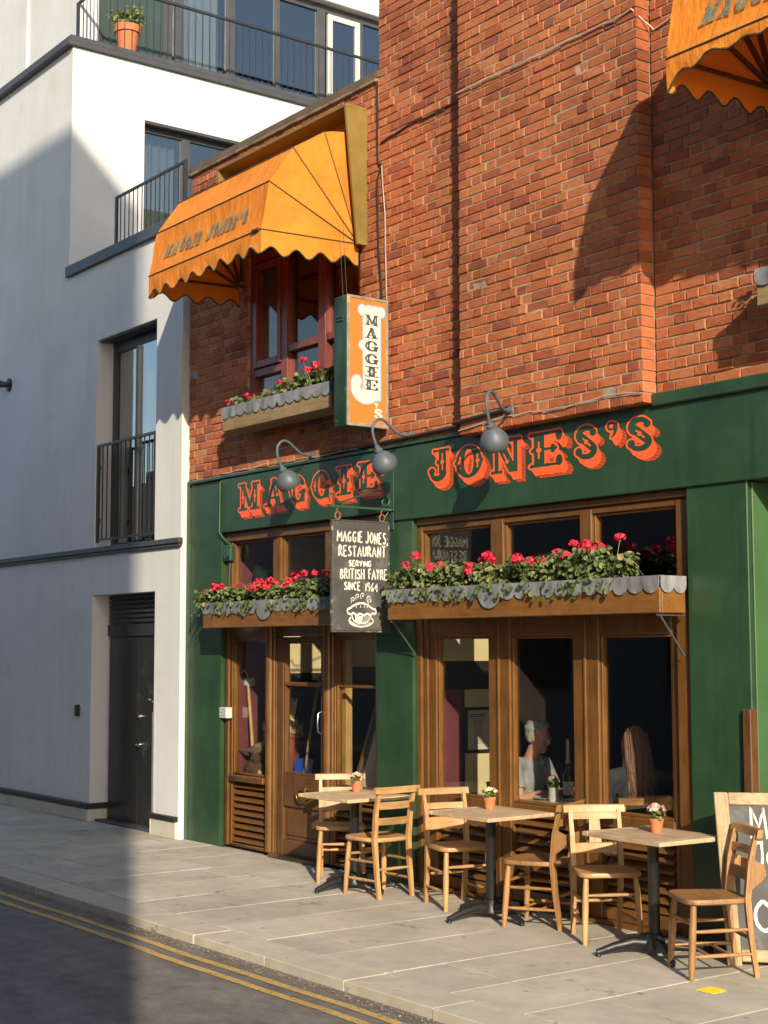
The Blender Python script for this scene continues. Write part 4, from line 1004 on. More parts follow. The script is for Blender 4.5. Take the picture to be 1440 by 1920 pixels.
class Cv(Gl):
    def __init__(s, wd, ht, res):
        s.res = res; s.x0 = 0; s.y0 = 0; nx, ny = int(wd / res), int(ht / res)
        s.X, s.Y = np.meshgrid((np.arange(nx) + .5) * res, (np.arange(ny) + .5) * res); s.a = np.zeros_like(s.X, bool); s.deco = s.a.copy()
cv = Cv(pw, ph_, .0024)
def bz(a): return (1 - a) * ph_
cv.rect(.385 * pw, bz(.80), .825 * pw, bz(.085)); cv.ell(.34 * pw, bz(.085), .092 * pw, .036); cv.ell(.865 * pw, bz(.085), .092 * pw, .036)
cv.ell(.53 * pw, bz(.075), .11 * pw, .026); cv.ell(.70 * pw, bz(.075), .11 * pw, .026); cv.ell(.35 * pw, bz(.37), .075 * pw, .03)
cv.ell(.44 * pw, bz(.715), .385 * pw, .125); cv.a[(cv.Y > bz(.70)) & (cv.X < .385 * pw)] = False
cv.ell(.19 * pw, bz(.69), .135 * pw, .066); cv.ell(.345 * pw, bz(.70), .075 * pw, .035, False); cv.ell(.30 * pw, bz(.725), .05 * pw, .016, False)
cv.a[(cv.X > .30 * pw) & (cv.X < .385 * pw) & (cv.Y > bz(.70))] = False; cv.ell(.35 * pw, bz(.37), .075 * pw, .03); cv.rect(.385 * pw, bz(.78), .825 * pw, bz(.3)); cv.ell(.34 * pw, bz(.085), .092 * pw, .036)
col = np.zeros(cv.a.shape, int); col[dil(cv.a, 6)] = 2; col[cv.a] = 1
def sub(ch, ca, cb, wd, ht, face, res=.03, dots=True):
    g = glyph(ch, res, .1, .1); h, w_ = col.shape
    for r in range(g.a.shape[0]):
        pass
    X = (cv.X - ca * pw) / wd * g.w + g.w / 2; Y = (cv.Y - bz(cb)) / ht + .5
    ix = ((X - g.x0) / g.res).astype(int); iy = ((Y - g.y0) / g.res).astype(int)
    ok = (ix >= 0) & (iy >= 0) & (ix < g.a.shape[1]) & (iy < g.a.shape[0]); ix = np.clip(ix, 0, g.a.shape[1] - 1); iy = np.clip(iy, 0, g.a.shape[0] - 1)
    col[ok & g.a[iy, ix]] = face
    if dots: col[ok & g.deco[iy, ix] & g.a[iy, ix]] = 2
col_edge = None
for ch, b_ in (('M', .158), ('A', .265), ('G', .37), ('G', .475), ('I', .578), ('E', .685)): sub(ch, .605, b_, .37 * pw, .088, 3, .012)
cv.ell(0, 0, .001, .001); apo = ((cv.X - .735 * pw) / (.05 * pw)) ** 2 + ((cv.Y - bz(.838)) / .014) ** 2 <= 1; apo |= cv.segm(.77 * pw, bz(.842), .725 * pw, bz(.866), .011); col[apo] = 1
sub('S', .79, .915, .26 * pw, .092, 1, .012, False)
mb = MB(); raster(mb, cv, col, lambda a, b: (SX1 - .0045, PY0 + a, PZ0 + b), (1, 2, 3), {1: 0, 2: 1, 3: 2}); mb.build('lettering', [SIGNW, SIGNB, SIGND], pn)
m_ = MB()
for x, y in ((-10.04, -.44), (-9.985, -.44)): m_.tube([(x, y, SZ1 - .01), (x - .03, y - .02, SZ1 + .62)], .0025, 5)
m_.build('stay_wire', CABLE, sg)

# ================================================================== hanging chalkboard and its bracket
BX = -9.937
bt = T('sign_bracket', 'green scrolled wrought iron bracket on the pillar, holding the chalkboard', 'bracket', (BX, 0, 3.05))
m_ = MB(); m_.cbox(BX - .02, BX + .02, -.012, .0, 2.89, 3.26, .004); m_.build('wall_plate', GREENW, bt)
m_ = MB(); m_.tube([(BX, -.01, 3.06), (BX, -.66, 3.06)], .012, 4, 0, True, True); m_.build('bar', GREENW, bt)
m_ = MB(); pts = [(-.64, 3.09), (-.66, 3.15), (-.62, 3.17), (-.59, 3.13), (-.55, 3.09), (-.40, 3.14), (-.22, 3.20), (-.12, 3.22), (-.05, 3.19), (-.02, 3.12), (-.04, 3.08)]
m_.tube([(BX, a, b) for a, b in smooth(pts, 2)], .007, 6)
sp = [(-.09 + (.062 - .0065 * i) * cos(1.2 - i * .75) * 1.0, 3.125 + (.058 - .006 * i) * sin(1.2 - i * .75)) for i in range(9)]
m_.tube([(BX, a, b) for a, b in smooth(sp, 2)], .006, 6); m_.tube([(BX, -.05, 3.04), (BX, -.10, 2.97), (BX, -.03, 2.92)], .005, 6); m_.build('scroll', GREENW, bt)
cb = T('hanging_chalkboard', 'black hanging board chalked with the restaurant name and a steaming pie', 'chalkboard', (BX, -.33, 2.5))
CY0, CY1, CZ0, CZ1 = -.622, -.055, 2.045, 2.945
m_ = MB(); m_.cbox(BX - .012, BX + .012, CY0, CY1, CZ0, CZ1, .008); bo = m_.build('board', CHALKB, cb)
m_ = MB(); e = .008
for (a, b, c, d) in ((CY0 - e, CY0 + .003, CZ0 - e, CZ1 + e), (CY1 - .003, CY1 + e, CZ0 - e, CZ1 + e), (CY0, CY1, CZ0 - e, CZ0 + .003), (CY0, CY1, CZ1 - .003, CZ1 + e)): m_.cbox(BX - .015, BX + .015, a, b, c, d, .003)
m_.build('edging', M('chipped_board_edge', (.06, .058, .055), .7, .3, 20, .2, 80, wear=(.40, .29, .18), wamt=.56, wscale=14), cb)
m_ = MB()
for y in (-.565, -.115): m_.tube([(BX, y + .026 * cos(t), 2.985 + .03 * sin(t)) for t in [2 * pi * i / 14 for i in range(15)]], .006, 6); m_.tube([(BX, y, 3.055), (BX, y - .01, 3.03), (BX, y, 3.01)], .005, 6)
m_.build('ring', RUST, cb)
def board_paint(side):
    m_ = MB(); xx = BX + side * .0135
    W = CY1 - CY0; H = CZ1 - CZ0
    def fn(a, b): return (xx, (CY0 + a * W) if side > 0 else (CY1 - a * W), CZ0 + b * H)
    lw_ = .020
    def tx(s, x0, x1, y0, y1, w_=.022):
        f2 = lambda a, b: fn(a / W, b / H); handtext(m_, s, x0 * W, x1 * W, y0 * H, y1 * H, w_, f2)
    tx('MAGGIE', .08, .52, .81, .905, .013); tx('JONES;', .58, .975, .80, .905, .013)
    tx('RESTAURANT', .10, .94, .68, .775, .014); tx('SERVING', .28, .68, .59, .64, .013)
    tx('BRITISH', .13, .55, .475, .565, .013); tx('FAYRE', .63, .96, .475, .565, .013); tx('SINCE', .20, .48, .375, .445, .0125); tx('1964', .56, .80, .365, .445, .0125)
    # pie
    def rb(p, w_=.018, it=2): ribbon(m_, smooth(p, it), w_, fn)
    rb([(.26, .165), (.25, .20), (.30, .205), (.36, .235), (.50, .262), (.62, .24), (.70, .205), (.76, .20), (.77, .17), (.73, .155), (.70, .17), (.66, .145), (.60, .165), (.55, .14), (.48, .165), (.42, .142), (.36, .17), (.32, .15), (.26, .165)], .02)
    rb([(.33, .15), (.37, .085), (.50, .07), (.63, .085), (.68, .15)], .016)
    rb([(.32, .125), (.27, .10), (.33, .06), (.48, .04), (.64, .055), (.73, .09), (.68, .12)], .018)
    rb([(.30, .095), (.40, .055), (.56, .05), (.68, .08)], .012)
    for i in range(7): ribbon(m_, [(.40 + i * .008 + .012 * i, .14), (.405 + i * .018, .085)], .016, fn)
    for i in range(7): ribbon(m_, [(.55 + i * .017, .14), (.54 + i * .016, .08)], .005, fn)
    for x in (.42, .49, .55, .60): ribbon(m_, [(x, .215), (x + .02 * (x - .5) * 10, .235)], .012, fn)
    for x, y in ((.36, .285), (.44, .315), (.53, .325), (.64, .30), (.66, .275)):
        rb([(x - .03, y - .03), (x - .045, y + .005), (x - .01, y + .025), (x + .02, y + .01), (x + .005, y - .01), (x - .015, y - .002)], .010)
    m_.build('chalk_lettering', CHALK, bo)
board_paint(1); board_paint(-1)

# ================================================================== swan-neck lamps
def lamp(x, y0, z0, label):
    t = T('swan_neck_lamp', label, 'lamp', (x, y0, z0), 'swan-neck lamps over the fascia lettering'); o0 = Vector((x, y0, z0))
    m_ = MB(); m_.lathe([(.038, 0), (.038, .012), (.022, .02), (.02, .045), (0, .045)], o0, 14, 0, (0, -1, 0)); m_.build('wall_plate', LAMPG, t)
    m_ = MB(); pts = [(0, 0), (-.08, -.012), (-.15, .0), (-.22, .05), (-.285, .10), (-.345, .105), (-.395, .06), (-.405, .0), (-.39, -.06), (-.36, -.125)]
    m_.tube([o0 + Vector((0, a, b)) for a, b in smooth(pts, 2)], .0125, 8); m_.build('arm', LAMPG, t)
    ax = Vector((0, .5, -.86)).normalized(); c = o0 + Vector((0, -.362, -.12))
    prof = [(0, -.005), (.022, 0), (.026, .03), (.036, .036), (.036, .05), (.030, .055), (.060, .075), (.085, .105), (.106, .145), (.108, .180), (.098, .212), (.088, .222), (.074, .20), (.078, .17), (.06, .10), (0, .09)]
    m_ = MB(); m_.lathe(prof, c, 24, 0, ax); sh = m_.build('lamp_shade', LAMPG, t)
    m_ = MB(); m_.ico(c + ax * .15, .04, 0, 0, 1.2); m_.build('bulb', WHITEP, sh)
    return t
lamp(-11.11, -.0, 3.648, 'grey swan-neck lamp above the first letters of MAGGIE, furthest left')
lamp(-9.678, -.0, 3.664, 'grey swan-neck lamp hanging just below the orange J sign')
lamp(-8.30, -.125, 3.673, 'grey swan-neck lamp over the O and N of JONES, fixed to the brick pier').rotation_euler = (0, 0, radians(22))
# cables and pipes on the walls
t = T('black_conduit', 'black conduit pipe running along the top of the green fascia', 'pipe', (-9.9, -.02, 3.66))
m_ = MB(); m_.tube([(-10.95, -.02, 3.63), (-10.3, -.022, 3.635), (-9.6, -.025, 3.645), (-8.96, -.03, 3.66)], .016, 8); m_.tube([(-8.96, -.145, 3.66), (-8.36, -.145, 3.685)], .016, 8); m_.tube([(-8.96, -.03, 3.66), (-8.96, -.145, 3.66)], .015, 8); m_.build('pipe', CABLE, t)
def wire(label, pts, r, mat, name='wall_cable'):
    m_ = MB(); P = []
    for a, b in zip(pts[:-1], pts[1:]):
        n = max(2, int((Vector(a) - Vector(b)).length / .12))
        for i in range(n): P.append(Vector(a) + (Vector(b) - Vector(a)) * i / n + Vector((0, ru(-.003, .001), ru(-.008, .008))))
    P.append(Vector(pts[-1])); m_.tube(P, r, 6); tag(m_.build(name, mat), label, 'cable')
wire('thin black cable sloping across the bare brick left of the pier', [(-10.08, -.014, 6.26), (-9.6, -.014, 6.30), (-8.93, -.014, 6.305)], .008, CABLE)
wire('thin pale cable crossing the brick pier to the right-hand awning', [(-8.90, -.142, 6.31), (-8.0, -.142, 6.30), (-7.15, -.142, 6.30), (-6.99, -.143, 6.32), (-6.935, -.06, 6.23), (-6.90, -.015, 6.17), (-6.7, -.014, 6.215), (-6.45, -.014, 6.23)], .006, CABLEW)
wire('black cable dropping down the join of the two brick walls beside the awning', [(-10.13, -.016, 6.82), (-10.12, -.016, 6.1), (-10.06, -.02, 6.05), (-10.13, -.016, 5.95), (-10.11, -.016, 5.3), (-10.06, -.016, 4.88)], .009, CABLE)
wire('thin pale wire dropping from the awning side to the box sign', [(-10.06, -.02, 6.05), (-10.02, -.016, 5.6), (-10.0, -.016, 4.86)], .005, CABLEW)
wire('pale cable lying along the fascia top and under the brick pier', [(-12.7, -.03, 3.625), (-11.9, -.03, 3.635), (-11.2, -.03, 3.63), (-10.4, -.03, 3.625)], .006, CABLEW)
wire('pale cable clipped along the foot of the brick pier', [(-8.9, -.142, 3.60), (-8.35, -.142, 3.635), (-7.8, -.142, 3.625), (-7.2, -.142, 3.645), (-6.96, -.142, 3.62)], .005, CABLEW)
t = T('green_cable_pipe', 'green painted pipe and junction box down the left pillar', 'pipe', (-12.71, -.02, 3.0))
m_ = MB(); m_.tube([(-12.725, -.035, 3.55), (-12.735, -.035, 3.05), (-12.70, -.012, 2.99), (-12.62, .035, 2.92)], .011, 8); m_.tube([(-12.64, .035, 2.75), (-12.66, .03, 2.42)], .011, 8); m_.build('pipe', GREENW, t)
m_ = MB(); m_.cbox(-12.72, -12.58, -.0, .055, 2.76, 2.92, .012); m_.lathe([(.05, 0), (.05, .012), (0, .014)], (-12.65, .0, 2.84), 14, 0, (0, -1, 0)); m_.build('junction_box', GREENW, t)
t = T('vent_box', 'small white plastic slatted box on the edge of the left green pillar', 'vent', (-12.66, .02, 1.28))
m_ = MB(); m_.cbox(-12.735, -12.60, -.02, .05, 1.235, 1.34, .006)
for i in range(5): m_.cbox(-12.73, -12.605, -.025, -.018, 1.262 + i * .014, 1.27 + i * .014, .002)
m_.build('case', WHITEP, t)

# ================================================================== flower boxes
def scallops(mb, p0, p1, zt, zs, lobe, n, nrm, th=.006):
    d = (Vector(p1) - Vector(p0)); ln = d.length; d.normalize(); N = Vector(nrm); P0 = Vector(p0); w_ = ln / n
    for i in range(n):
        a, b = i * w_ + .001, (i + 1) * w_ - .001; off = ru(0, .004); lb = lobe * ru(.88, 1.1)
        poly = [(b, zt + .0)] + [(a, zt)] + [(a, zs)] + [(a + (b - a) * (.5 - .5 * cos(pi * k / 8)), zs - lb * sin(pi * k / 8)) for k in range(1, 8)] + [(b, zs)]
        def fn(u, z, dd): return tuple(P0 + d * u + N * (dd + off + (zt - z) * ru(-.0, .02)) + Vector((0, 0, z - P0.z)))
        mb.prism(poly, fn, 0, th)
def flower_box(label, x0, x1, yf, z0, z1, n, mat, big, brk, grp='flower boxes with lead scalloped edging'):
    t = T('flower_box', label, 'flower box', ((x0 + x1) / 2, 0, z0), grp)
    m_ = MB(); m_.cbox(x0, x1, yf, yf + .025, z0, z1, .005); m_.build('front_board', mat, t)
    for a in (x0, x1 - .025):
        m_ = MB(); m_.cbox(a, a + .025, yf + .0255, -.03, z0, z1, .004); m_.build('end_board', mat, t)
    m_ = MB(); m_.box(x0 + .02, x1 - .02, yf + .02, -.03, z0 + .004, z0 + .02); m_.build('bottom_board', mat, t)
    m_ = MB(); m_.box(x0 + .026, x1 - .026, yf + .026, -.032, z1 - .05, z1 + .03); m_.build('soil', SOIL, t)
    zt = z1 + .075; zs = z1 + .012
    m_ = MB(); scallops(m_, (x0 - .004, yf - .003, zt), (x1 + .004, yf - .003, zt), zt, zs, .052, n, (0, -1, 0))
    scallops(m_, (x1 + .004, yf, zt), (x1 + .004, -.03, zt), zt, zs, .052, 2, (1, 0, 0)); scallops(m_, (x0 - .004, -.03, zt), (x0 - .004, yf, zt), zt, zs, .052, 2, (-1, 0, 0))
    m_.box(x0 - .004, x1 + .004, yf - .003, yf + .03, zt - .004, zt)
    if big:
        poly = [(big + .125, zt + .002), (big - .125, zt + .002), (big - .125, zs)] + [(big - .125 * cos(pi * k / 12), zs - .115 * sin(pi * k / 12)) for k in range(1, 12)] + [(big + .125, zs)]
        m_.prism(poly, lambda u, z, d: (u, yf - .012 - d, z), 0, .006)
    m_.build('lead_edging', LEAD, t)
    for x in brk:
        m_ = MB(); m_.tube([(x, yf + .03, z0 - .008), (x, -.012, z0 - .28)], .008, 4, 0, True, True); m_.tube([(x, yf + .01, z0 - .010), (x, -.01, z0 - .010)], .012, 4, 0, True, True); m_.build('bracket', GREYF, t)
    return t
flower_box('long brown flower box with scalloped lead edging over the three-pane window', -9.65, -6.705, -.275, 2.132, 2.30, 21, BOXW, -8.38, (-9.62, -6.74))
flower_box('brown flower box with scalloped lead edging over the restaurant door', -12.62, -10.22, -.275, 2.104, 2.27, 17, BOXW, -11.5, ())
flower_box('weathered grey-brown flower box under the upper window of the low wing', -12.24, -10.42, -.30, 3.965, 4.12, 13, OAKX, None, ())
flower_box('weathered flower box cut off at the right edge, below the right awning', -5.84, -4.1, -.30, 3.985, 4.14, 12, OAKX, None, ())

def geranium(label, c, rx, ry, h, nl, heads, grp, pet=PETAL, lm=LEAF, lr=(.013, .028), hr=.041):
    t = T('geranium', label, 'plant', c, grp); c = Vector(c)
    lf = MB(); st = MB()
    cl = [(ru(-.75, .75), ru(-.5, .35), ru(.55, 1.1), ru(.30, .5)) for _ in range(7)] + [(-.85, -.2, .6, .4), (.85, -.2, .6, .4)]
    for i in range(nl):
        cx_, cy_, hh, cr = random.choice(cl); a = ru(0, 6.3); q = sqrt(rnd()); el_ = ru(-.5, 1.0)
        d = Vector((cos(a) * q, sin(a) * q, el_))
        p = c + Vector((rx * (cx_ + cr * d.x), ry * (cy_ + cr * 1.5 * d.y), max(-.05 if d.y + cy_ < -.5 else .0, h * (hh * .62 + .38 * el_))))
        nrm = Vector((d.x * .8 + ru(-.7, .7), d.y * .8 + ru(-.8, .5), .6 + ru(-.5, .5)))
        leaf(lf, p, ru(*lr), nrm, 7)
    for i in range(nl // 22):
        leaf(lf, c + Vector((ru(-1, 1) * rx, -ry * ru(.85, 1.12), ru(-.075, .05))), ru(*lr), (ru(-.6, .6), -1, ru(-.2, .9)), 7)
    for i in range(14):
        a = ru(0, 6.3); q = ru(.2, .8); st.tube([c + Vector((rx * .2 * cos(a), ry * .2 * sin(a), 0)), c + Vector((rx * q * cos(a) * .6, ry * q * sin(a) * .6, h * .5)), c + Vector((rx * q * cos(a), ry * q * sin(a), h * .8))], .004, 4)
    HP = []
    for i in range(heads):
        a = ru(0, 6.3); q = ru(.1, .95); HP.append(c + Vector((rx * q * cos(a), ry * q * sin(a) - ry * .25, h * ru(.8, 1.42) - .22 * h * q)))
        st.tube([c + Vector((rx * q * cos(a) * .6, ry * q * sin(a) * .5, h * .3)), HP[-1] - Vector((0, 0, .02))], .003, 4)
    lf.build('foliage', lm, t); st.build('stem', lm, t)
    for p in HP:
        m_ = MB(); r = hr * ru(.65, 1.15)
        for i in range(30):
            d = Vector((random.gauss(0, 1), random.gauss(0, 1), random.gauss(.25, .9))).normalized()
            leaf(m_, p + Vector((d.x * r, d.y * r, d.z * r * .75)), r * ru(.28, .46), d + Vector((ru(-.4, .4), ru(-.4, .4), ru(-.4, .4))), 5)
        m_.build('flower_head', pet, t)
ORD = ['at the left end', 'second from the left', 'third from the left', 'fourth from the left', 'fifth from the left', 'sixth from the left']
for i in range(6):
    geranium('red geranium %s of the long flower box' % ORD[i], (-9.36 + i * .40 + ru(-.03, .03), -.155, 2.33), .30, .15, ru(.20, .25) + .05 * (i == 5), 560, (5, 5, 6, 4, 5, 7)[i], 'geraniums in the long flower box')
for i in range(5):
    geranium('red geranium %s of the flower box over the door' % ORD[i], (-12.50 + i * .46 + ru(-.03, .03), -.155, 2.30), .33, .15, ru(.17, .22), 540, (7, 7, 7, 6, 6)[i], 'geraniums in the flower box over the door')
geranium('sparse yellowing geranium at the left end of the upper weathered flower box', (-12.02, -.17, 4.13), .26, .12, .15, 150, 2, 'geraniums in the upper flower box')
geranium('small geranium with one red head in the middle of the upper weathered flower box', (-11.45, -.17, 4.13), .2, .12, .19, 140, 3, 'geraniums in the upper flower box')
geranium('bushy green geranium at the right end of the upper weathered flower box', (-10.85, -.16, 4.14), .40, .14, .27, 420, 3, 'geraniums in the upper flower box')
geranium('red geranium just showing at the right edge of the photo below the right awning', (-5.56, -.17, 4.14), .2, .10, .20, 150, 7, 'geraniums in the cut-off flower box')

# ================================================================== furniture on the pavement
def pillar_bar(mb, xc, z0, z1, half, th, curve=.02, b=.004, tilt=-.18, m=0):
    n = 8; vs = []; 
    for i in range(n + 1):
        y = -half + 2 * half * i / n; x = xc - curve * (1 - (y / half) ** 2)
        for (dx, z) in ((-th / 2, z0), (th / 2, z0), (th / 2, z1 - .004), (th / 2 - .005, z1), (-th / 2 + .005, z1), (-th / 2, z1 - .004)):
            vs.append((x + dx + tilt * (z - z0), y, z))
    k = 6; fs = [(i * k + j, i * k + (j + 1) % k, (i + 1) * k + (j + 1) % k, (i + 1) * k + j) for i in range(n) for j in range(k)] + [tuple(range(k - 1, -1, -1)), tuple(range(n * k, n * k + k))]
    mb.add(vs, fs, m)
def bx_at(z):
    P = [(0, -.225), (.25, -.19), (.45, -.175), (.65, -.195), (.86, -.245)]
    for (a, b), (c, d) in zip(P[:-1], P[1:]):
        if a <= z <= c: return b + (d - b) * (z - a) / (c - a)
    return -.245
def chair(label, x, y, ang, kind, mv, mh, grp='wooden chairs at the pavement tables', cat='chair', z=0):
    t = T('wooden_chair', label, cat, (0, 0, 0), grp)
    m_ = MB(); K = 24; out = []
    for i in range(K):
        a = 2 * pi * i / K; ca, sa = cos(a), sin(a); e = .42
        px = math.copysign(abs(ca) ** e, ca) * .20; py = math.copysign(abs(sa) ** e, sa) * (.20 + .10 * px); out.append((px + .005, py))
    rings = [(.955, -.034), (1.0, -.026), (1.0, -.008), (.985, -.001), (.955, .0), (.75, -.004), (.4, -.010)]
    vs = [(a * s, b * s, .455 + z_) for s, z_ in rings for a, b in out]; vs.append((0, 0, .443)); nR = len(rings)
    fs = [(r * K + i, r * K + (i + 1) % K, (r + 1) * K + (i + 1) % K, (r + 1) * K + i) for r in range(nR - 1) for i in range(K)] + [((nR - 1) * K + i, (nR - 1) * K + (i + 1) % K, len(vs) - 1) for i in range(K)] + [tuple(range(K - 1, -1, -1))]
    m_.add(vs, fs, 0, True); m_.build('seat', mh, t)
    for s in (-1, 1):
        m_ = MB(); m_.tube([(.150, s * .165, .43), (.158, s * .172, .34), (.166, s * .178, .22), (.174, s * .184, .1), (.18, s * .188, 0)], [.0165, .0205, .022, .020, .0155], 10); m_.build('leg', mv, t)
        m_ = MB(); m_.tube([(bx_at(q), s * (.158 + .012 * q), q) for q in (0, .12, .25, .36, .45, .55, .65, .75, .815)], [.019, .021, .023, .024, .0245, .024, .0225, .020, .018], 4, 0, True, True); m_.build('back_post', mv, t)
        for zz in (.13, .27):
            m_ = MB(); m_.tube([(.166 - (zz - .2) * .05, s * .180, zz), (0, s * .177, zz + .003), (bx_at(zz), s * .163, zz + .005)], [.009, .0125, .009], 8); m_.build('stretcher', mh, t)
    for xx, zz, hw in ((.160, .31, .176), (bx_at(.22), .22, .162)):
        m_ = MB(); m_.tube([(xx, -hw, zz), (xx, 0, zz), (xx, hw, zz)], [.009, .013, .009], 8); m_.build('stretcher', mh, t)
    if kind in ('box', 'rack'):
        for xx in (.06, -.07):
            m_ = MB(); m_.tube([(xx, -.177, .13), (xx, .177, .13)], .009, 8); m_.build('stretcher', mh, t)
    m_ = MB(); pillar_bar(m_, bx_at(.83) + .0, .800, .848, .212, .034, .022, tilt=-.25); m_.build('top_rail', mh, t)
    def rail(z0, z1, th=.016): 
        m_ = MB(); pillar_bar(m_, bx_at(z0) - .002, z0, z1, .162, th, .018, tilt=-.18); m_.build('back_rail', mh, t)
    if kind == 'ladder': rail(.675, .73); rail(.555, .61)
    elif kind == 'splat':
        rail(.755, .80); rail(.535, .60)
        m_ = MB(); m_.add([(bx_at(.60) - .022, -.042, .60), (bx_at(.60) - .010, -.042, .60), (bx_at(.60) - .010, .042, .60), (bx_at(.60) - .022, .042, .60), (bx_at(.76) - .022, -.036, .757), (bx_at(.76) - .010, -.036, .757), (bx_at(.76) - .010, .036, .757), (bx_at(.76) - .022, .036, .757)],
              [(0, 3, 2, 1), (4, 5, 6, 7), (0, 1, 5, 4), (1, 2, 6, 5), (2, 3, 7, 6), (3, 0, 4, 7)]); m_.build('splat', mv, t)
    elif kind in ('box', 'wide'):
        rail(.695, .74); rail(.545, .61 if kind == 'box' else .635)
        if kind == 'box':
            for s in (-1, 1):
                m_ = MB(); poly = [(bx_at(.70), .70), (bx_at(.66) - .03, .665), (bx_at(.6) - .085, .645), (bx_at(.6) - .095, .585), (bx_at(.55) - .085, .56), (bx_at(.5) - .03, .515), (bx_at(.47), .48)]
                m_.prism(poly, lambda a, b, d: (a, d, b), s * .168, s * .186); m_.build('holder_side', mv, t)
            m_ = MB(); m_.cbox(bx_at(.6) - .092, bx_at(.6) - .08, -.167, .167, .565, .645, .003); m_.cbox(bx_at(.6) - .08, bx_at(.55) - .01, -.167, .167, .553, .564, .003); m_.build('holder_board', mh, t)
    t.location = (x, y, z); t.rotation_euler = (0, 0, radians(ang)); return t
def table(label, x, y, wx, wy, rz, arm):
    t = T('cafe_table', label, 'table', (0, 0, 0), 'square tables on the pavement')
    n = 5; e = .055; iw = wy - 2 * e
    for i in range(n):
        a = -wy / 2 + i * wy / n; m_ = MB(); m_.cbox(-wx / 2 + e, wx / 2 - e, a + .0008, a + wy / n - .0008, .717, .745 - ru(0, .0006), .0025); m_.build('plank', TOP, t)
    for s in (-1, 1):
        m_ = MB(); a, b = sorted((s * wx / 2, s * (wx / 2 - e + .0012))); m_.cbox(a, b, -wy / 2, wy / 2, .717, .7448, .004); m_.build('edge_board', TOP, t)
    m_ = MB(); m_.lathe([(.036, .07), (.036, .66), (.05, .675), (.05, .70), (.036, .705)], (0, 0, 0), 20); m_.cbox(-.17, .17, -.02, .02, .700, .716, .004); m_.cbox(-.02, .02, -.17, .17, .7005, .7155, .004); m_.build('pedestal', BLACKM, t)
    m_ = MB(); m_.lathe([(.075, .045), (.07, .085), (.055, .105), (.048, .13), (.037, .14)], (0, 0, 0), 20)
    for k in range(4):
        a = radians(arm + 90 * k); d = Vector((cos(a), sin(a), 0))
        m_.tube([d * .04 + Vector((0, 0, .075)), d * .14 + Vector((0, 0, .085)), d * .26 + Vector((0, 0, .06)), d * .37 + Vector((0, 0, .026))], [.036, .032, .026, .019], 8)
        m_.lathe([(.016, 0), (.018, .012), (.012, .02)], d * .36, 10)
    m_.build('foot', BLACKM, t)
    t.location = (x, y, 0); t.rotation_euler = (0, 0, radians(rz)); return t
table('small square wooden table in front of the restaurant door', -9.85, -.46, .70, .62, 0, 0)
table('middle wooden table on black pedestal in front of the folding window', -8.21, -.44, .67, .62, 0, -5)
table('wooden table on black pedestal nearest the framed pavement chalkboard', -6.62, -.47, .70, .56, -3, -27)
chair('pale chair against the door, half hidden behind the leftmost table', -10.31, -.27, -34, 'wide', PINE, PINEX)
chair('honey pine ladder-back chair with its back to the camera, right of the leftmost table', -9.53, -.46, 180, 'ladder', PINE, PINEX)
chair('chair left of the middle table with a wide lower back board, beside the green pillar', -8.74, -.31, -13, 'wide', PINE, PINEX)
chair('dull brown chair seen from the side, right of the middle table', -7.82, -.34, 204, 'box', ELM, ELMX)
chair('light chair with a broad upright splat in its back, left of the right-hand table', -7.17, -.35, -29, 'splat', PINE, PINEX)
chair('worn chair with a book holder on its back, in front of the framed chalkboard', -6.07, -.59, 241, 'box', ELM, ELMX)
def flower_pot(label, x, y, pet, h):
    t = T('potted_flower', label, 'potted flower', (x, y, .745), 'little flower pots on the tables'); o0 = Vector((x, y, .7455))
    m_ = MB(); m_.lathe([(.034, 0), (.043, .065), (.046, .066), (.048, .088), (.042, .089), (.04, .075), (0, .075)], o0, 18); m_.build('pot', TERRA, t)
    lf = MB(); fl = MB()
    for i in range(60):
        a = ru(0, 6.3); q = ru(0, .06); leaf(lf, o0 + Vector((q * cos(a), q * sin(a), .085 + ru(0, .05))), ru(.009, .016), (cos(a), sin(a), ru(.2, 1)), 6)
    for i in range(70):
        a = ru(0, 6.3); q = ru(0, .062); leaf(fl, o0 + Vector((q * cos(a), q * sin(a), .125 + h * ru(.3, 1.1) * (1 - q * 8))), ru(.009, .016), (cos(a) * .7, sin(a) * .7, ru(.3, 1)), 6)
    lf.build('foliage', LEAFD, t); fl.build('blossom', pet, t)
flower_pot('small terracotta pot of pale pink flowers on the leftmost table', -10.03 + .03, -.33, PETALP, .03)
flower_pot('small terracotta pot of greenish white flowers on the middle table', -8.34, -.335, PETALC, .03)
flower_pot('small terracotta pot of taller pink flowers on the right-hand table', -6.644, -.41, PETALP, .06)

# framed chalkboard on the pavement
ab = T('pavement_chalkboard', 'freestanding chalkboard in a rough pale wood frame behind the worn chair on the right', 'chalkboard', (-6.126, -.367, 0))
dH = Vector((.747, .665, 0)).normalized(); nF = Vector((dH.y, -dH.x, 0)); o0 = Vector((-6.126, -.367, 0)); uV = (Vector((0, 0, 1)) - nF * .13 - dH * .06).normalized()
nF = dH.cross(uV).normalized()
Mx = Matrix(((dH.x, -nF.x, uV.x, o0.x), (dH.y, -nF.y, uV.y, o0.y), (dH.z, -nF.z, uV.z, o0.z), (0, 0, 0, 1)))   # local x = along, y = into the board, z = up
AW, AH, FW_ = .62, 1.03, .085
for nm, (a, b, c, d), mt in (('frame_stile', (0, FW_, 0, AH), RAWW), ('frame_stile', (AW - FW_, AW, 0, AH), RAWW), ('frame_rail', (FW_ + .001, AW - FW_ - .001, AH - .075, AH), RAWX), ('frame_rail', (FW_ + .001, AW - FW_ - .001, .03, .10), RAWX)):
    m_ = MB(); m_.cbox(a, b, 0, .035, c, d, .006); m_.xf(Mx); m_.build(nm, mt, ab)
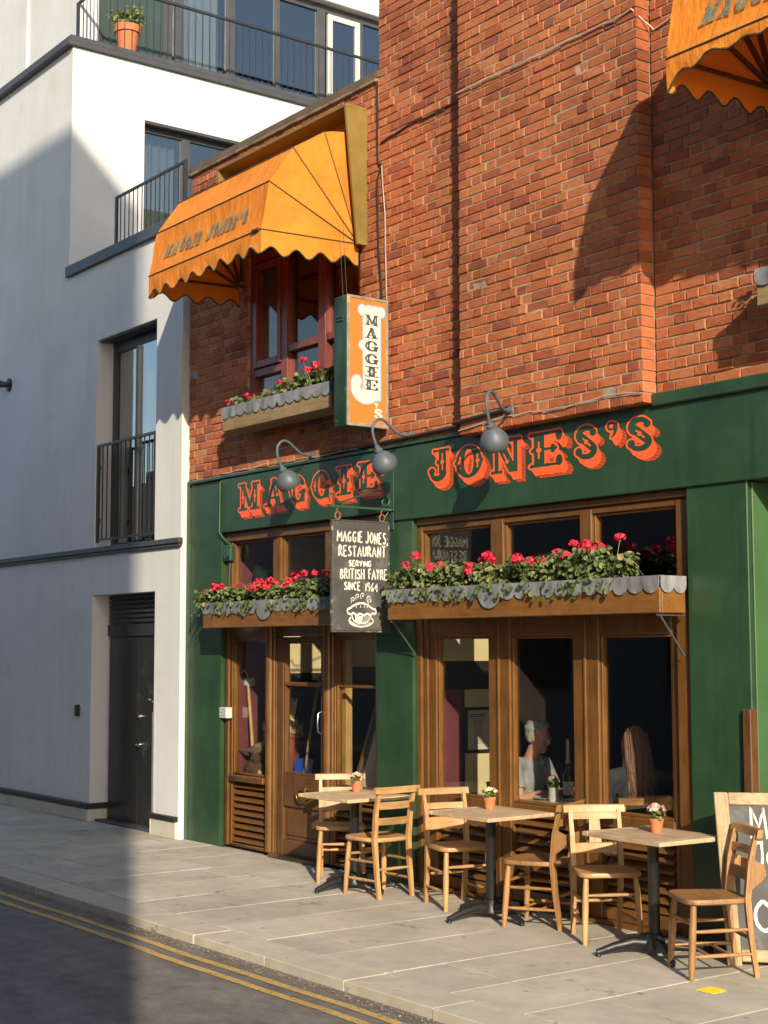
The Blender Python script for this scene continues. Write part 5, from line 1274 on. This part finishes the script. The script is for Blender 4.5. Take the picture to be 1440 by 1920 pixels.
m_ = MB(); m_.box(FW_ - .01, AW - FW_ + .01, .014, .024, .09, AH - .07); m_.xf(Mx); pb = m_.build('board', CHALKB, ab)
m_ = MB(); m_.tube([(.06, .04, .9), (.06, .42, .04)], .018, 4, 0, True, True); m_.tube([(AW - .06, .04, .9), (AW - .06, .42, .04)], .018, 4, 0, True, True); m_.xf(Mx); m_.build('rear_leg', RAWW, ab)
fn = lambda a, b: tuple(Mx @ Vector((a, .0125, b)))
def hw_(s, x0, x1, y0, y1, w_): m_ = MB(); handtext(m_, s, x0, x1, y0, y1, w_, fn); m_.build('chalk_letter', CHALK, pb)
hw_('M', .205, .30, .76, .945, .017); hw_('J', .19, .27, .57, .73, .017); hw_('O', .28, .37, .57, .71, .017); hw_('O', .175, .29, .20, .40, .022)


# ================================================================== people at the window table
def rem(o, vox, sm=6):
    r = o.modifiers.new('remesh', 'REMESH'); r.mode = 'VOXEL'; r.voxel_size = vox; r.use_smooth_shade = True
    s = o.modifiers.new('smooth', 'SMOOTH'); s.iterations = sm; s.factor = .5
def ell(mb, c, r, rot=0):
    i0 = len(mb.v); mb.ico((0, 0, 0), 1, 0, 0, 1, 14); R_ = Matrix.Rotation(rot, 4, 'Y')
    for i in range(i0, len(mb.v)):
        p = R_ @ Vector((mb.v[i][0] * r[0], mb.v[i][1] * r[1], mb.v[i][2] * r[2])); mb.v[i] = (p.x + c[0], p.y + c[1], p.z + c[2])
def head_prims(mb, hc, turn, nod):
    i0 = len(mb.v)
    ell(mb, (-.012, 0, .035), (.098, .076, .098)); ell(mb, (.022, 0, -.035), (.072, .060, .082)); ell(mb, (.045, 0, -.085), (.042, .040, .034)); ell(mb, (.03, 0, .03), (.070, .066, .07))
    mb.tube([(.082, 0, .022), (.100, 0, -.004), (.112, 0, -.026)], [.010, .0135, .015], 8); ell(mb, (.098, 0, -.030), (.015, .018, .011))
    for s in (-1, 1): ell(mb, (-.005, s * .079, -.005), (.020, .011, .033)); ell(mb, (.085, s * .030, .030), (.014, .026, .010)); ell(mb, (.066, s * .040, -.020), (.026, .022, .026))
    ell(mb, (.088, 0, -.058), (.012, .024, .007)); ell(mb, (.087, 0, -.068), (.012, .021, .008)); ell(mb, (.078, 0, -.095), (.018, .022, .018))
    Mh = Matrix.Translation(hc) @ Matrix.Rotation(turn, 4, 'Z') @ Matrix.Rotation(nod, 4, 'Y'); mb.xf(Mh, i0); return Mh
def hand(mb, w_, d, side):
    w_ = Vector(w_); d = Vector(d).normalized(); s = d.cross(Vector((0, 0, 1))).normalized() * side
    ell(mb, w_ + d * .045, (.045, .038, .017))
    for k, (o_, ln) in enumerate(((-.028, .062), (-.009, .075), (.010, .070), (.027, .055))):
        b = w_ + d * .075 + s * o_; mb.tube([b, b + d * ln * .55 + Vector((0, 0, .006)), b + d * ln - Vector((0, 0, .012))], [.0095, .009, .0075], 8)
    b = w_ + d * .02 - s * .032; mb.tube([b, b + d * .03 - s * .022, b + d * .062 - s * .026], [.012, .0105, .009], 8)
def person(label, x, y, ang, turn, nod, man):
    t = T('person', label, 'person', (0, 0, 0)); sw = .20 if man else .175; k = 1.0 if man else .92
    b = MB(); hc = Vector((.075, 0, 1.20)) if man else Vector((.05, 0, 1.20))
    Mh = head_prims(b, hc, turn, nod)
    b.tube([(.0, 0, .98), (.02, 0, 1.05), (hc.x - .02, 0, 1.13)], [.075, .055 * k, .052 * k], 12)
    ell(b, (-.02, 0, .86), (.115 * k, .165 * k, .18)); ell(b, (0, 0, .62), (.125 * k, .16 * k, .17)); ell(b, (0, 0, .50), (.14, .18, .10))
    for s in (-1, 1):
        sh = Vector((-.01, s * sw, .975)); el = Vector((.09, s * (sw + .055), .74)); wr = Vector((.345, s * .13, .795))
        b.tube([sh + Vector((0, -s * .08, .02)), sh, (sh + el) / 2, el], [.06 * k, .058 * k, .048 * k, .040 * k], 10)
        b.tube([el, el + (wr - el) * .35, wr, wr + (wr - el) * .05], [.041 * k, .042 * k, .028 * k, .026], 10); hand(b, wr, wr - el - Vector((0, 0, .04)), s)
        b.tube([(.02, s * .09, .49), (.22, s * .10, .51), (.42, s * .11, .50)], [.085, .078, .06], 10); b.tube([(.42, s * .11, .50), (.44, s * .11, .28), (.42, s * .11, .09)], [.06, .055, .038], 10)
        ell(b, (.48, s * .11, .055), (.13, .045, .045))
    bo = b.build('body', SKIN, t); rem(bo, .0075)
    c = MB()
    ell(c, (-.02, 0, .86), (.13 * k, .178 * k, .19)); ell(c, (0.01, 0, .64), (.142 * k, .172 * k, .19)); ell(c, (-.012, 0, .96), (.088, sw, .072)); c.tube([(0, 0, .96), (.012, 0, 1.035)], [.09, .072 * k], 14)
    for s in (-1, 1):
        sh = Vector((-.01, s * sw, .975)); el = Vector((.09, s * (sw + .055), .74))
        c.tube([sh + Vector((0, -s * .09, .015)), sh + Vector((0, 0, .004)), sh + (el - sh) * .6, sh + (el - sh) * (.72 if man else .95)], [.07 * k, .073 * k, .066 * k, .066 * k], 12)
    rem(c.build('shirt' if man else 'top', TEE if man else DRESS, t), .009, 4)
    j = MB(); ell(j, (0, 0, .50), (.155, .195, .12))
    for s in (-1, 1): j.tube([(.0, s * .09, .49), (.22, s * .10, .51), (.42, s * .11, .505)], [.095, .09, .072], 10); j.tube([(.42, s * .11, .505), (.44, s * .11, .28), (.42, s * .11, .13)], [.072, .066, .055], 10)
    rem(j.build('trousers', JEANS, t), .012, 3)
    for s in (-1, 1):
        m_ = MB(); m_.ico((.082, s * .031, .012), .012, 0, 0, 1, 10); m_.xf(Mh); m_.build('eye', SIGNW, t)
    h = MB()
    if man:
        ell(h, (-.028, 0, .062), (.093, .080, .082)); ell(h, (-.052, 0, .01), (.050, .070, .06)); ell(h, (.03, 0, .105), (.06, .062, .03))
        for s in (-1, 1): ell(h, (-.03, s * .066, .0), (.035, .016, .05))
        h.xf(Mh); rem(h.build('hair', HAIRG, t), .007, 3)
        g = MB()
        for s in (-1, 1): g.tube([(.108, s * .033 + .021 * cos(a), .012 + .015 * sin(a)) for a in [2 * pi * i / 14 for i in range(15)]], .0018, 5); g.tube([(.105, s * .055, .016), (.05, s * .078, .018), (-.005, s * .084, .012)], .0018, 5)
        g.tube([(.109, -.012, .016), (.112, 0, .02), (.109, .012, .016)], .0018, 5); g.xf(Mh); g.build('glasses', STEEL, t)
        q = MB()
    else:
        ell(h, (-.024, 0, .048), (.104, .087, .098)); ell(h, (-.075, 0, -.04), (.06, .088, .12)); ell(h, (-.098, 0, -.18), (.042, .094, .16)); ell(h, (-.112, .01, -.31), (.028, .06, .12))
        for s in (-1, 1): ell(h, (-.01, s * .074, -.03), (.05, .025, .11)); ell(h, (-.03, s * .088, -.17), (.04, .022, .12))
        h.xf(Mh); ho = h.build('hair', HAIRR, t); rem(ho, .008, 3)
        lk = MB()
        for i in range(280):
            a = radians(ru(100, 260)); r = ru(.9, 1.06); p0 = Vector((-.02 + .10 * cos(a) * r, .085 * sin(a) * r, ru(.0, .09))); dr = ru(-.47, -.22)
            p1 = Vector((p0.x * 1.05 - .03, p0.y * 1.16, p0.z - .18)); p2 = Vector((-.125 + ru(-.03, .04), p0.y * ru(.7, 1.3), dr))
            lk.tube([p0, p1, (p1 + p2) / 2 + Vector((ru(-.008, .006), 0, 0)), p2], [.003, .005, .0045, .001], 5)
        lk.xf(Mh); lk.build('hair_strands', HAIRR, t)
    t.location = (x, y, 0); t.rotation_euler = (0, 0, radians(ang)); return t
person('grey-haired man in glasses and grey T-shirt sitting behind the middle pane', -8.94, .60, 12, radians(20), radians(12), True)
person('woman with long auburn hair seen from behind through the right-hand pane', -7.70, .52, 150, radians(4), radians(8), False)
chair('dark chair inside the window under the seated man', -8.95, .60, 12, 'ladder', ELM, ELMX, 'chairs inside the window')
chair('dark chair inside the window under the seated woman', -7.69, .515, 150, 'ladder', ELM, ELMX, 'chairs inside the window')
t = T('dining_table', 'pale table inside the folding window between the man and the woman', 'table', (-8.27, .56, 0))
m_ = MB(); m_.cbox(-8.60, -7.96, .20, .92, .728, .76, .006); m_.build('tabletop', TOP, t)
m_ = MB(); m_.lathe([(.2, .02), (.2, .04), (.04, .07), (.035, .70), (.12, .728)], (-8.27, .56, 0), 18); m_.build('pedestal', BLACKM, t)
t = T('candle_bottle', 'dark wine bottle with a pale candle in its neck on the inside table', 'candle bottle', (-8.353, .46, .76)); o0 = wloc(t)
m_ = MB(); m_.lathe([(.038, 0), (.040, .01), (.040, .17), (.034, .20), (.016, .225), (.0145, .27), (.017, .272), (.017, .285), (.012, .287)], o0, 18); m_.build('bottle', GLASSBOT, t)
m_ = MB(); m_.lathe([(.0405, .04), (.0408, .05), (.0408, .13), (.0405, .14)], o0, 18); m_.build('bottle_label', PAPER, t)
m_ = MB(); m_.lathe([(.018, .275), (.017, .30), (.0125, .31), (.012, .44), (.008, .455), (0, .456)], o0, 12); m_.build('candle', WAX, t)
t = T('blue_bottle', 'pale blue glass bottle behind the candle bottle on the inside table', 'bottle', (-8.26, .53, .76)); o0 = wloc(t)
m_ = MB(); m_.lathe([(.03, 0), (.033, .01), (.033, .14), (.025, .19), (.013, .22), (.013, .27)], o0, 16); m_.build('bottle', GLBLUE, t)
m_ = MB(); m_.lathe([(.015, .27), (.016, .275), (.016, .295), (0, .297)], o0, 12); m_.build('cap', WHITEP, t)
t = T('flower_jug', 'small white jug of pink flowers on the table inside the window', 'flower jug', (-8.345, .30, .76)); o0 = wloc(t)
m_ = MB(); m_.lathe([(.035, 0), (.040, .02), (.038, .09), (.041, .105), (.036, .105), (.034, .09), (0, .09)], o0, 18); m_.build('jug', WHITEP, t)
lf = MB(); fl = MB()
for i in range(40): a = ru(0, 6.3); leaf(lf, o0 + Vector((.045 * cos(a) * rnd(), .045 * sin(a) * rnd(), .11 + ru(0, .05))), ru(.012, .02), (cos(a), sin(a), .5), 6)
for i in range(46): a = ru(0, 6.3); q = ru(0, .045); leaf(fl, o0 + Vector((q * cos(a), q * sin(a), .16 + ru(0, .04) * (1 - q * 12))), ru(.009, .014), (cos(a) * .6, sin(a) * .6, 1), 6)
lf.build('foliage', LEAFD, t); fl.build('blossom', PETALP, t)
t = T('plate', 'white plate on the inside table in front of the man', 'plate', (-8.48, .36, .76)); o0 = wloc(t)
m_ = MB(); m_.lathe([(.06, 0), (.07, .003), (.115, .016), (.117, .019), (.07, .008), (0, .007)], o0, 26); m_.build('dish', WHITEP, t)
# framed notice on the cream partition
t = T('framed_notice', 'framed paper notice on the cream inside wall behind the left pane', 'framed notice', (-9.748, .74, 1.2))
m_ = MB()
for a, b, c, d in ((.60, .625, 1.03, 1.41), (.865, .89, 1.03, 1.41), (.626, .864, 1.03, 1.055), (.626, .864, 1.385, 1.41)): m_.cbox(-9.748, -9.725, a, b, c, d, .004)
m_.build('frame', DARKW, t); m_ = MB(); m_.box(-9.747, -9.738, .62, .87, 1.05, 1.39); pp_ = m_.build('paper', PAPER, t)
m_ = MB()
for i in range(16):
    z = 1.345 - i * .016; hw = ru(.02, .07) if i > 1 else .085; m_.box(-9.7385, -9.7365, .745 - hw, .745 + hw, z, z + (.004 if i > 1 else .009))
m_.build('print', PRINT, pp_)
# ================================================================== window display beside the door
t = T('copper_planter', 'rusty copper pot of dried cream flowers in the shop window left of the door', 'planter', (-12.42, .52, .64)); o0 = wloc(t)
m_ = MB(); m_.lathe([(.13, 0), (.15, .02), (.175, .40), (.195, .41), (.195, .44), (.17, .44), (.16, .40), (0, .40)], o0, 24); m_.build('pot', RUST, t)
m_ = MB()
for i in range(420):
    a = ru(0, 6.3); q = .20 * sqrt(rnd()); leaf(m_, o0 + Vector((q * cos(a), q * sin(a), .42 + ru(0, .26) * (1 - q * 2.6))), ru(.014, .03), (cos(a) + ru(-.5, .5), sin(a) + ru(-.5, .5), ru(0, 1)), 6)
m_.build('dried_flowers', DRYFL, t)
m_ = MB()
for i in range(9): a = ru(0, 6.3); m_.tube([o0 + Vector((.08 * cos(a), .08 * sin(a), .42)), o0 + Vector((.14 * cos(a), .14 * sin(a), .74 + ru(0, .06)))], [.006, .011], 5)
m_.build('grass_stems', DRYFL, t)
t = T('log', 'rough dark log lying in the shop window under the stuffed bird', 'log', (-12.46, .25, .73)); o0 = wloc(t)
m_ = MB(); m_.tube([o0 + Vector(p) for p in ((-.15, .02, .0), (-.08, .0, .01), (.02, -.02, .0), (.12, -.03, -.01))], [.07, .10, .105, .085], 14); m_.tube([o0 + Vector((.03, -.02, .05)), o0 + Vector((.06, -.06, .16))], [.045, .035], 10); m_.build('trunk', BARK, t)
m_ = MB(); m_.lathe([(.05, 0), (.05, .006), (0, .007)], o0 + Vector((.115, -.06, -.03)), 12, 0, (.6, -.75, 0)); m_.build('cut_end', RAWW, t)
t = T('stuffed_bird', 'stuffed brown game bird standing on the log in the shop window', 'stuffed bird', (-12.44, .24, .84)); o0 = wloc(t)
m_ = MB()
i0 = len(m_.v); ell(m_, (0, 0, .10), (.11, .06, .06), -.35); m_.tube([(.07, 0, .12), (.11, 0, .17), (.12, 0, .20)], [.04, .026, .022], 8); ell(m_, (.128, 0, .212), (.028, .02, .02)); m_.tube([(.145, 0, .212), (.175, 0, .202)], [.009, .001], 6)
m_.tube([(-.07, 0, .09), (-.17, 0, .075), (-.30, 0, .085)], [.035, .02, .004], 8)
for s in (-1, 1): m_.tube([(.01, s * .022, .06), (.015, s * .024, .0), (.04, s * .024, -.005)], .007, 6)
m_.xf(Matrix.Translation(o0) @ Matrix.Rotation(.15, 4, 'Z'), i0); rem(m_.build('body', FEATH, t), .006, 2)
t = T('pick_handle', 'bare wooden tool handle leaning on the maroon wall in the shop window', 'tool handle', (-12.62, .27, .64)); 
m_ = MB(); m_.tube([(-12.50, .24, .645), (-12.60, .27, 1.1), (-12.705, .29, 1.56)], [.022, .02, .017], 10); m_.build('handle', PINE, t)
t = T('wall_socket', 'white plastic electrical box high on the maroon wall in the shop window', 'socket', (-12.74, .31, 1.58))
m_ = MB(); m_.cbox(-12.745, -12.70, .26, .37, 1.54, 1.62, .006); m_.build('case', WHITEP, t); m_ = MB(); m_.tube([(-12.72, .30, 1.62), (-12.715, .26, 1.70), (-12.72, .20, 1.66), (-12.735, .18, 1.76)], .006, 6); m_.build('cord', WHITEP, t)
t = T('shovel', 'bright blue plastic shovel standing behind the glass of the door', 'shovel', (-11.97, .47, .645)); o0 = wloc(t)
m_ = MB(); n = 8; vs = []
for i in range(n + 1):
    a = -1 + 2 * i / n
    for zz, dy in ((0, -.05), (.11, .0), (.21, .012), (.225, .02)):
        vs.append((o0.x + a * .15, o0.y + dy + .035 * (a * a) * -1 + .02, o0.z + zz - (.02 * a * a if zz > .2 else 0)))
nn = len(vs); vs += [(p[0], p[1] + .006, p[2]) for p in vs]; k = 4
fs = [(i * k + j, (i + 1) * k + j, (i + 1) * k + j + 1, i * k + j + 1) for i in range(n) for j in range(k - 1)]; fs += [tuple(nn + q for q in f[::-1]) for f in fs]
m_.add(vs, fs, 0, True); m_.build('blade', BLUE, t); m_ = MB(); m_.tube([o0 + Vector((0, -.005, .06)), o0 + Vector((.02, .06, .5)), o0 + Vector((.05, .14, 1.0))], .015, 8); m_.build('handle', PINE, t)
t = T('timber_post', 'yellow pine post standing inside the glass right of the door', 'post', (-10.93, .24, .64))
m_ = MB(); m_.cbox(-10.985, -10.90, .20, .27, .64, 2.1, .004); m_.build('post', YELW, t)
t = T('leaning_frame', 'framed notice board leaning inside the glass beside the green middle pillar', 'leaning frame', (-10.55, .3, .64))
Ml = Matrix.Translation((-10.86, .22, .645)) @ Matrix.Rotation(radians(-19), 4, 'X')
for nm, a, b, c, d in (('frame_stile', 0, .05, 0, .80), ('frame_stile', .55, .60, 0, .80), ('frame_rail', .051, .549, 0, .05), ('frame_rail', .051, .549, .75, .80)):
    m_ = MB(); m_.cbox(a, b, 0, .03, c, d, .004); m_.xf(Ml); m_.build(nm, BROWN, t)
m_ = MB(); m_.box(.04, .56, .012, .022, .04, .76); m_.xf(Ml); m_.build('panel', PAPER, t)
m_ = MB(); m_.box(.05, .10, .008, .0115, .05, .75); m_.xf(Ml); m_.build('black_margin', CHALKB, t)
t = T('vintage_fan', 'old green fan with a slatted round grille high in the left transom window', 'fan', (-12.5, .36, 2.5)); o0 = wloc(t)
m_ = MB(); m_.lathe([(.02, -.10), (.08, -.09), (.12, -.03), (.13, .03), (.12, .05), (.11, .05), (.11, .03), (0, .02)], o0 + Vector((0, 0, .15)), 22, 0, (.3, -.95, 0)); m_.build('casing', GREENW, t)
m_ = MB(); ax = Vector((.3, -.95, 0)).normalized(); sd = Vector((ax.y, -ax.x, 0)) * -1
for i in range(-4, 5):
    h = sqrt(.115 ** 2 - (i * .025) ** 2); c = o0 + Vector((0, 0, .15 + i * .025)) + ax * .055; m_.tube([c - sd * h, c + sd * h], .006, 5)
m_.build('grille', GREENW, t); m_ = MB(); m_.lathe([(.08, .0), (.08, .015), (.02, .03), (.02, .06)], o0, 14); m_.build('stand', GREENW, t)
t = T('fan_shelf', 'dark shelf across the left transom that carries the old fan', 'shelf', (-12.3, .36, 2.49)); m_ = MB(); m_.box(-12.745, -11.9, .2, .55, 2.47, 2.499); m_.build('board', DARKW, t)
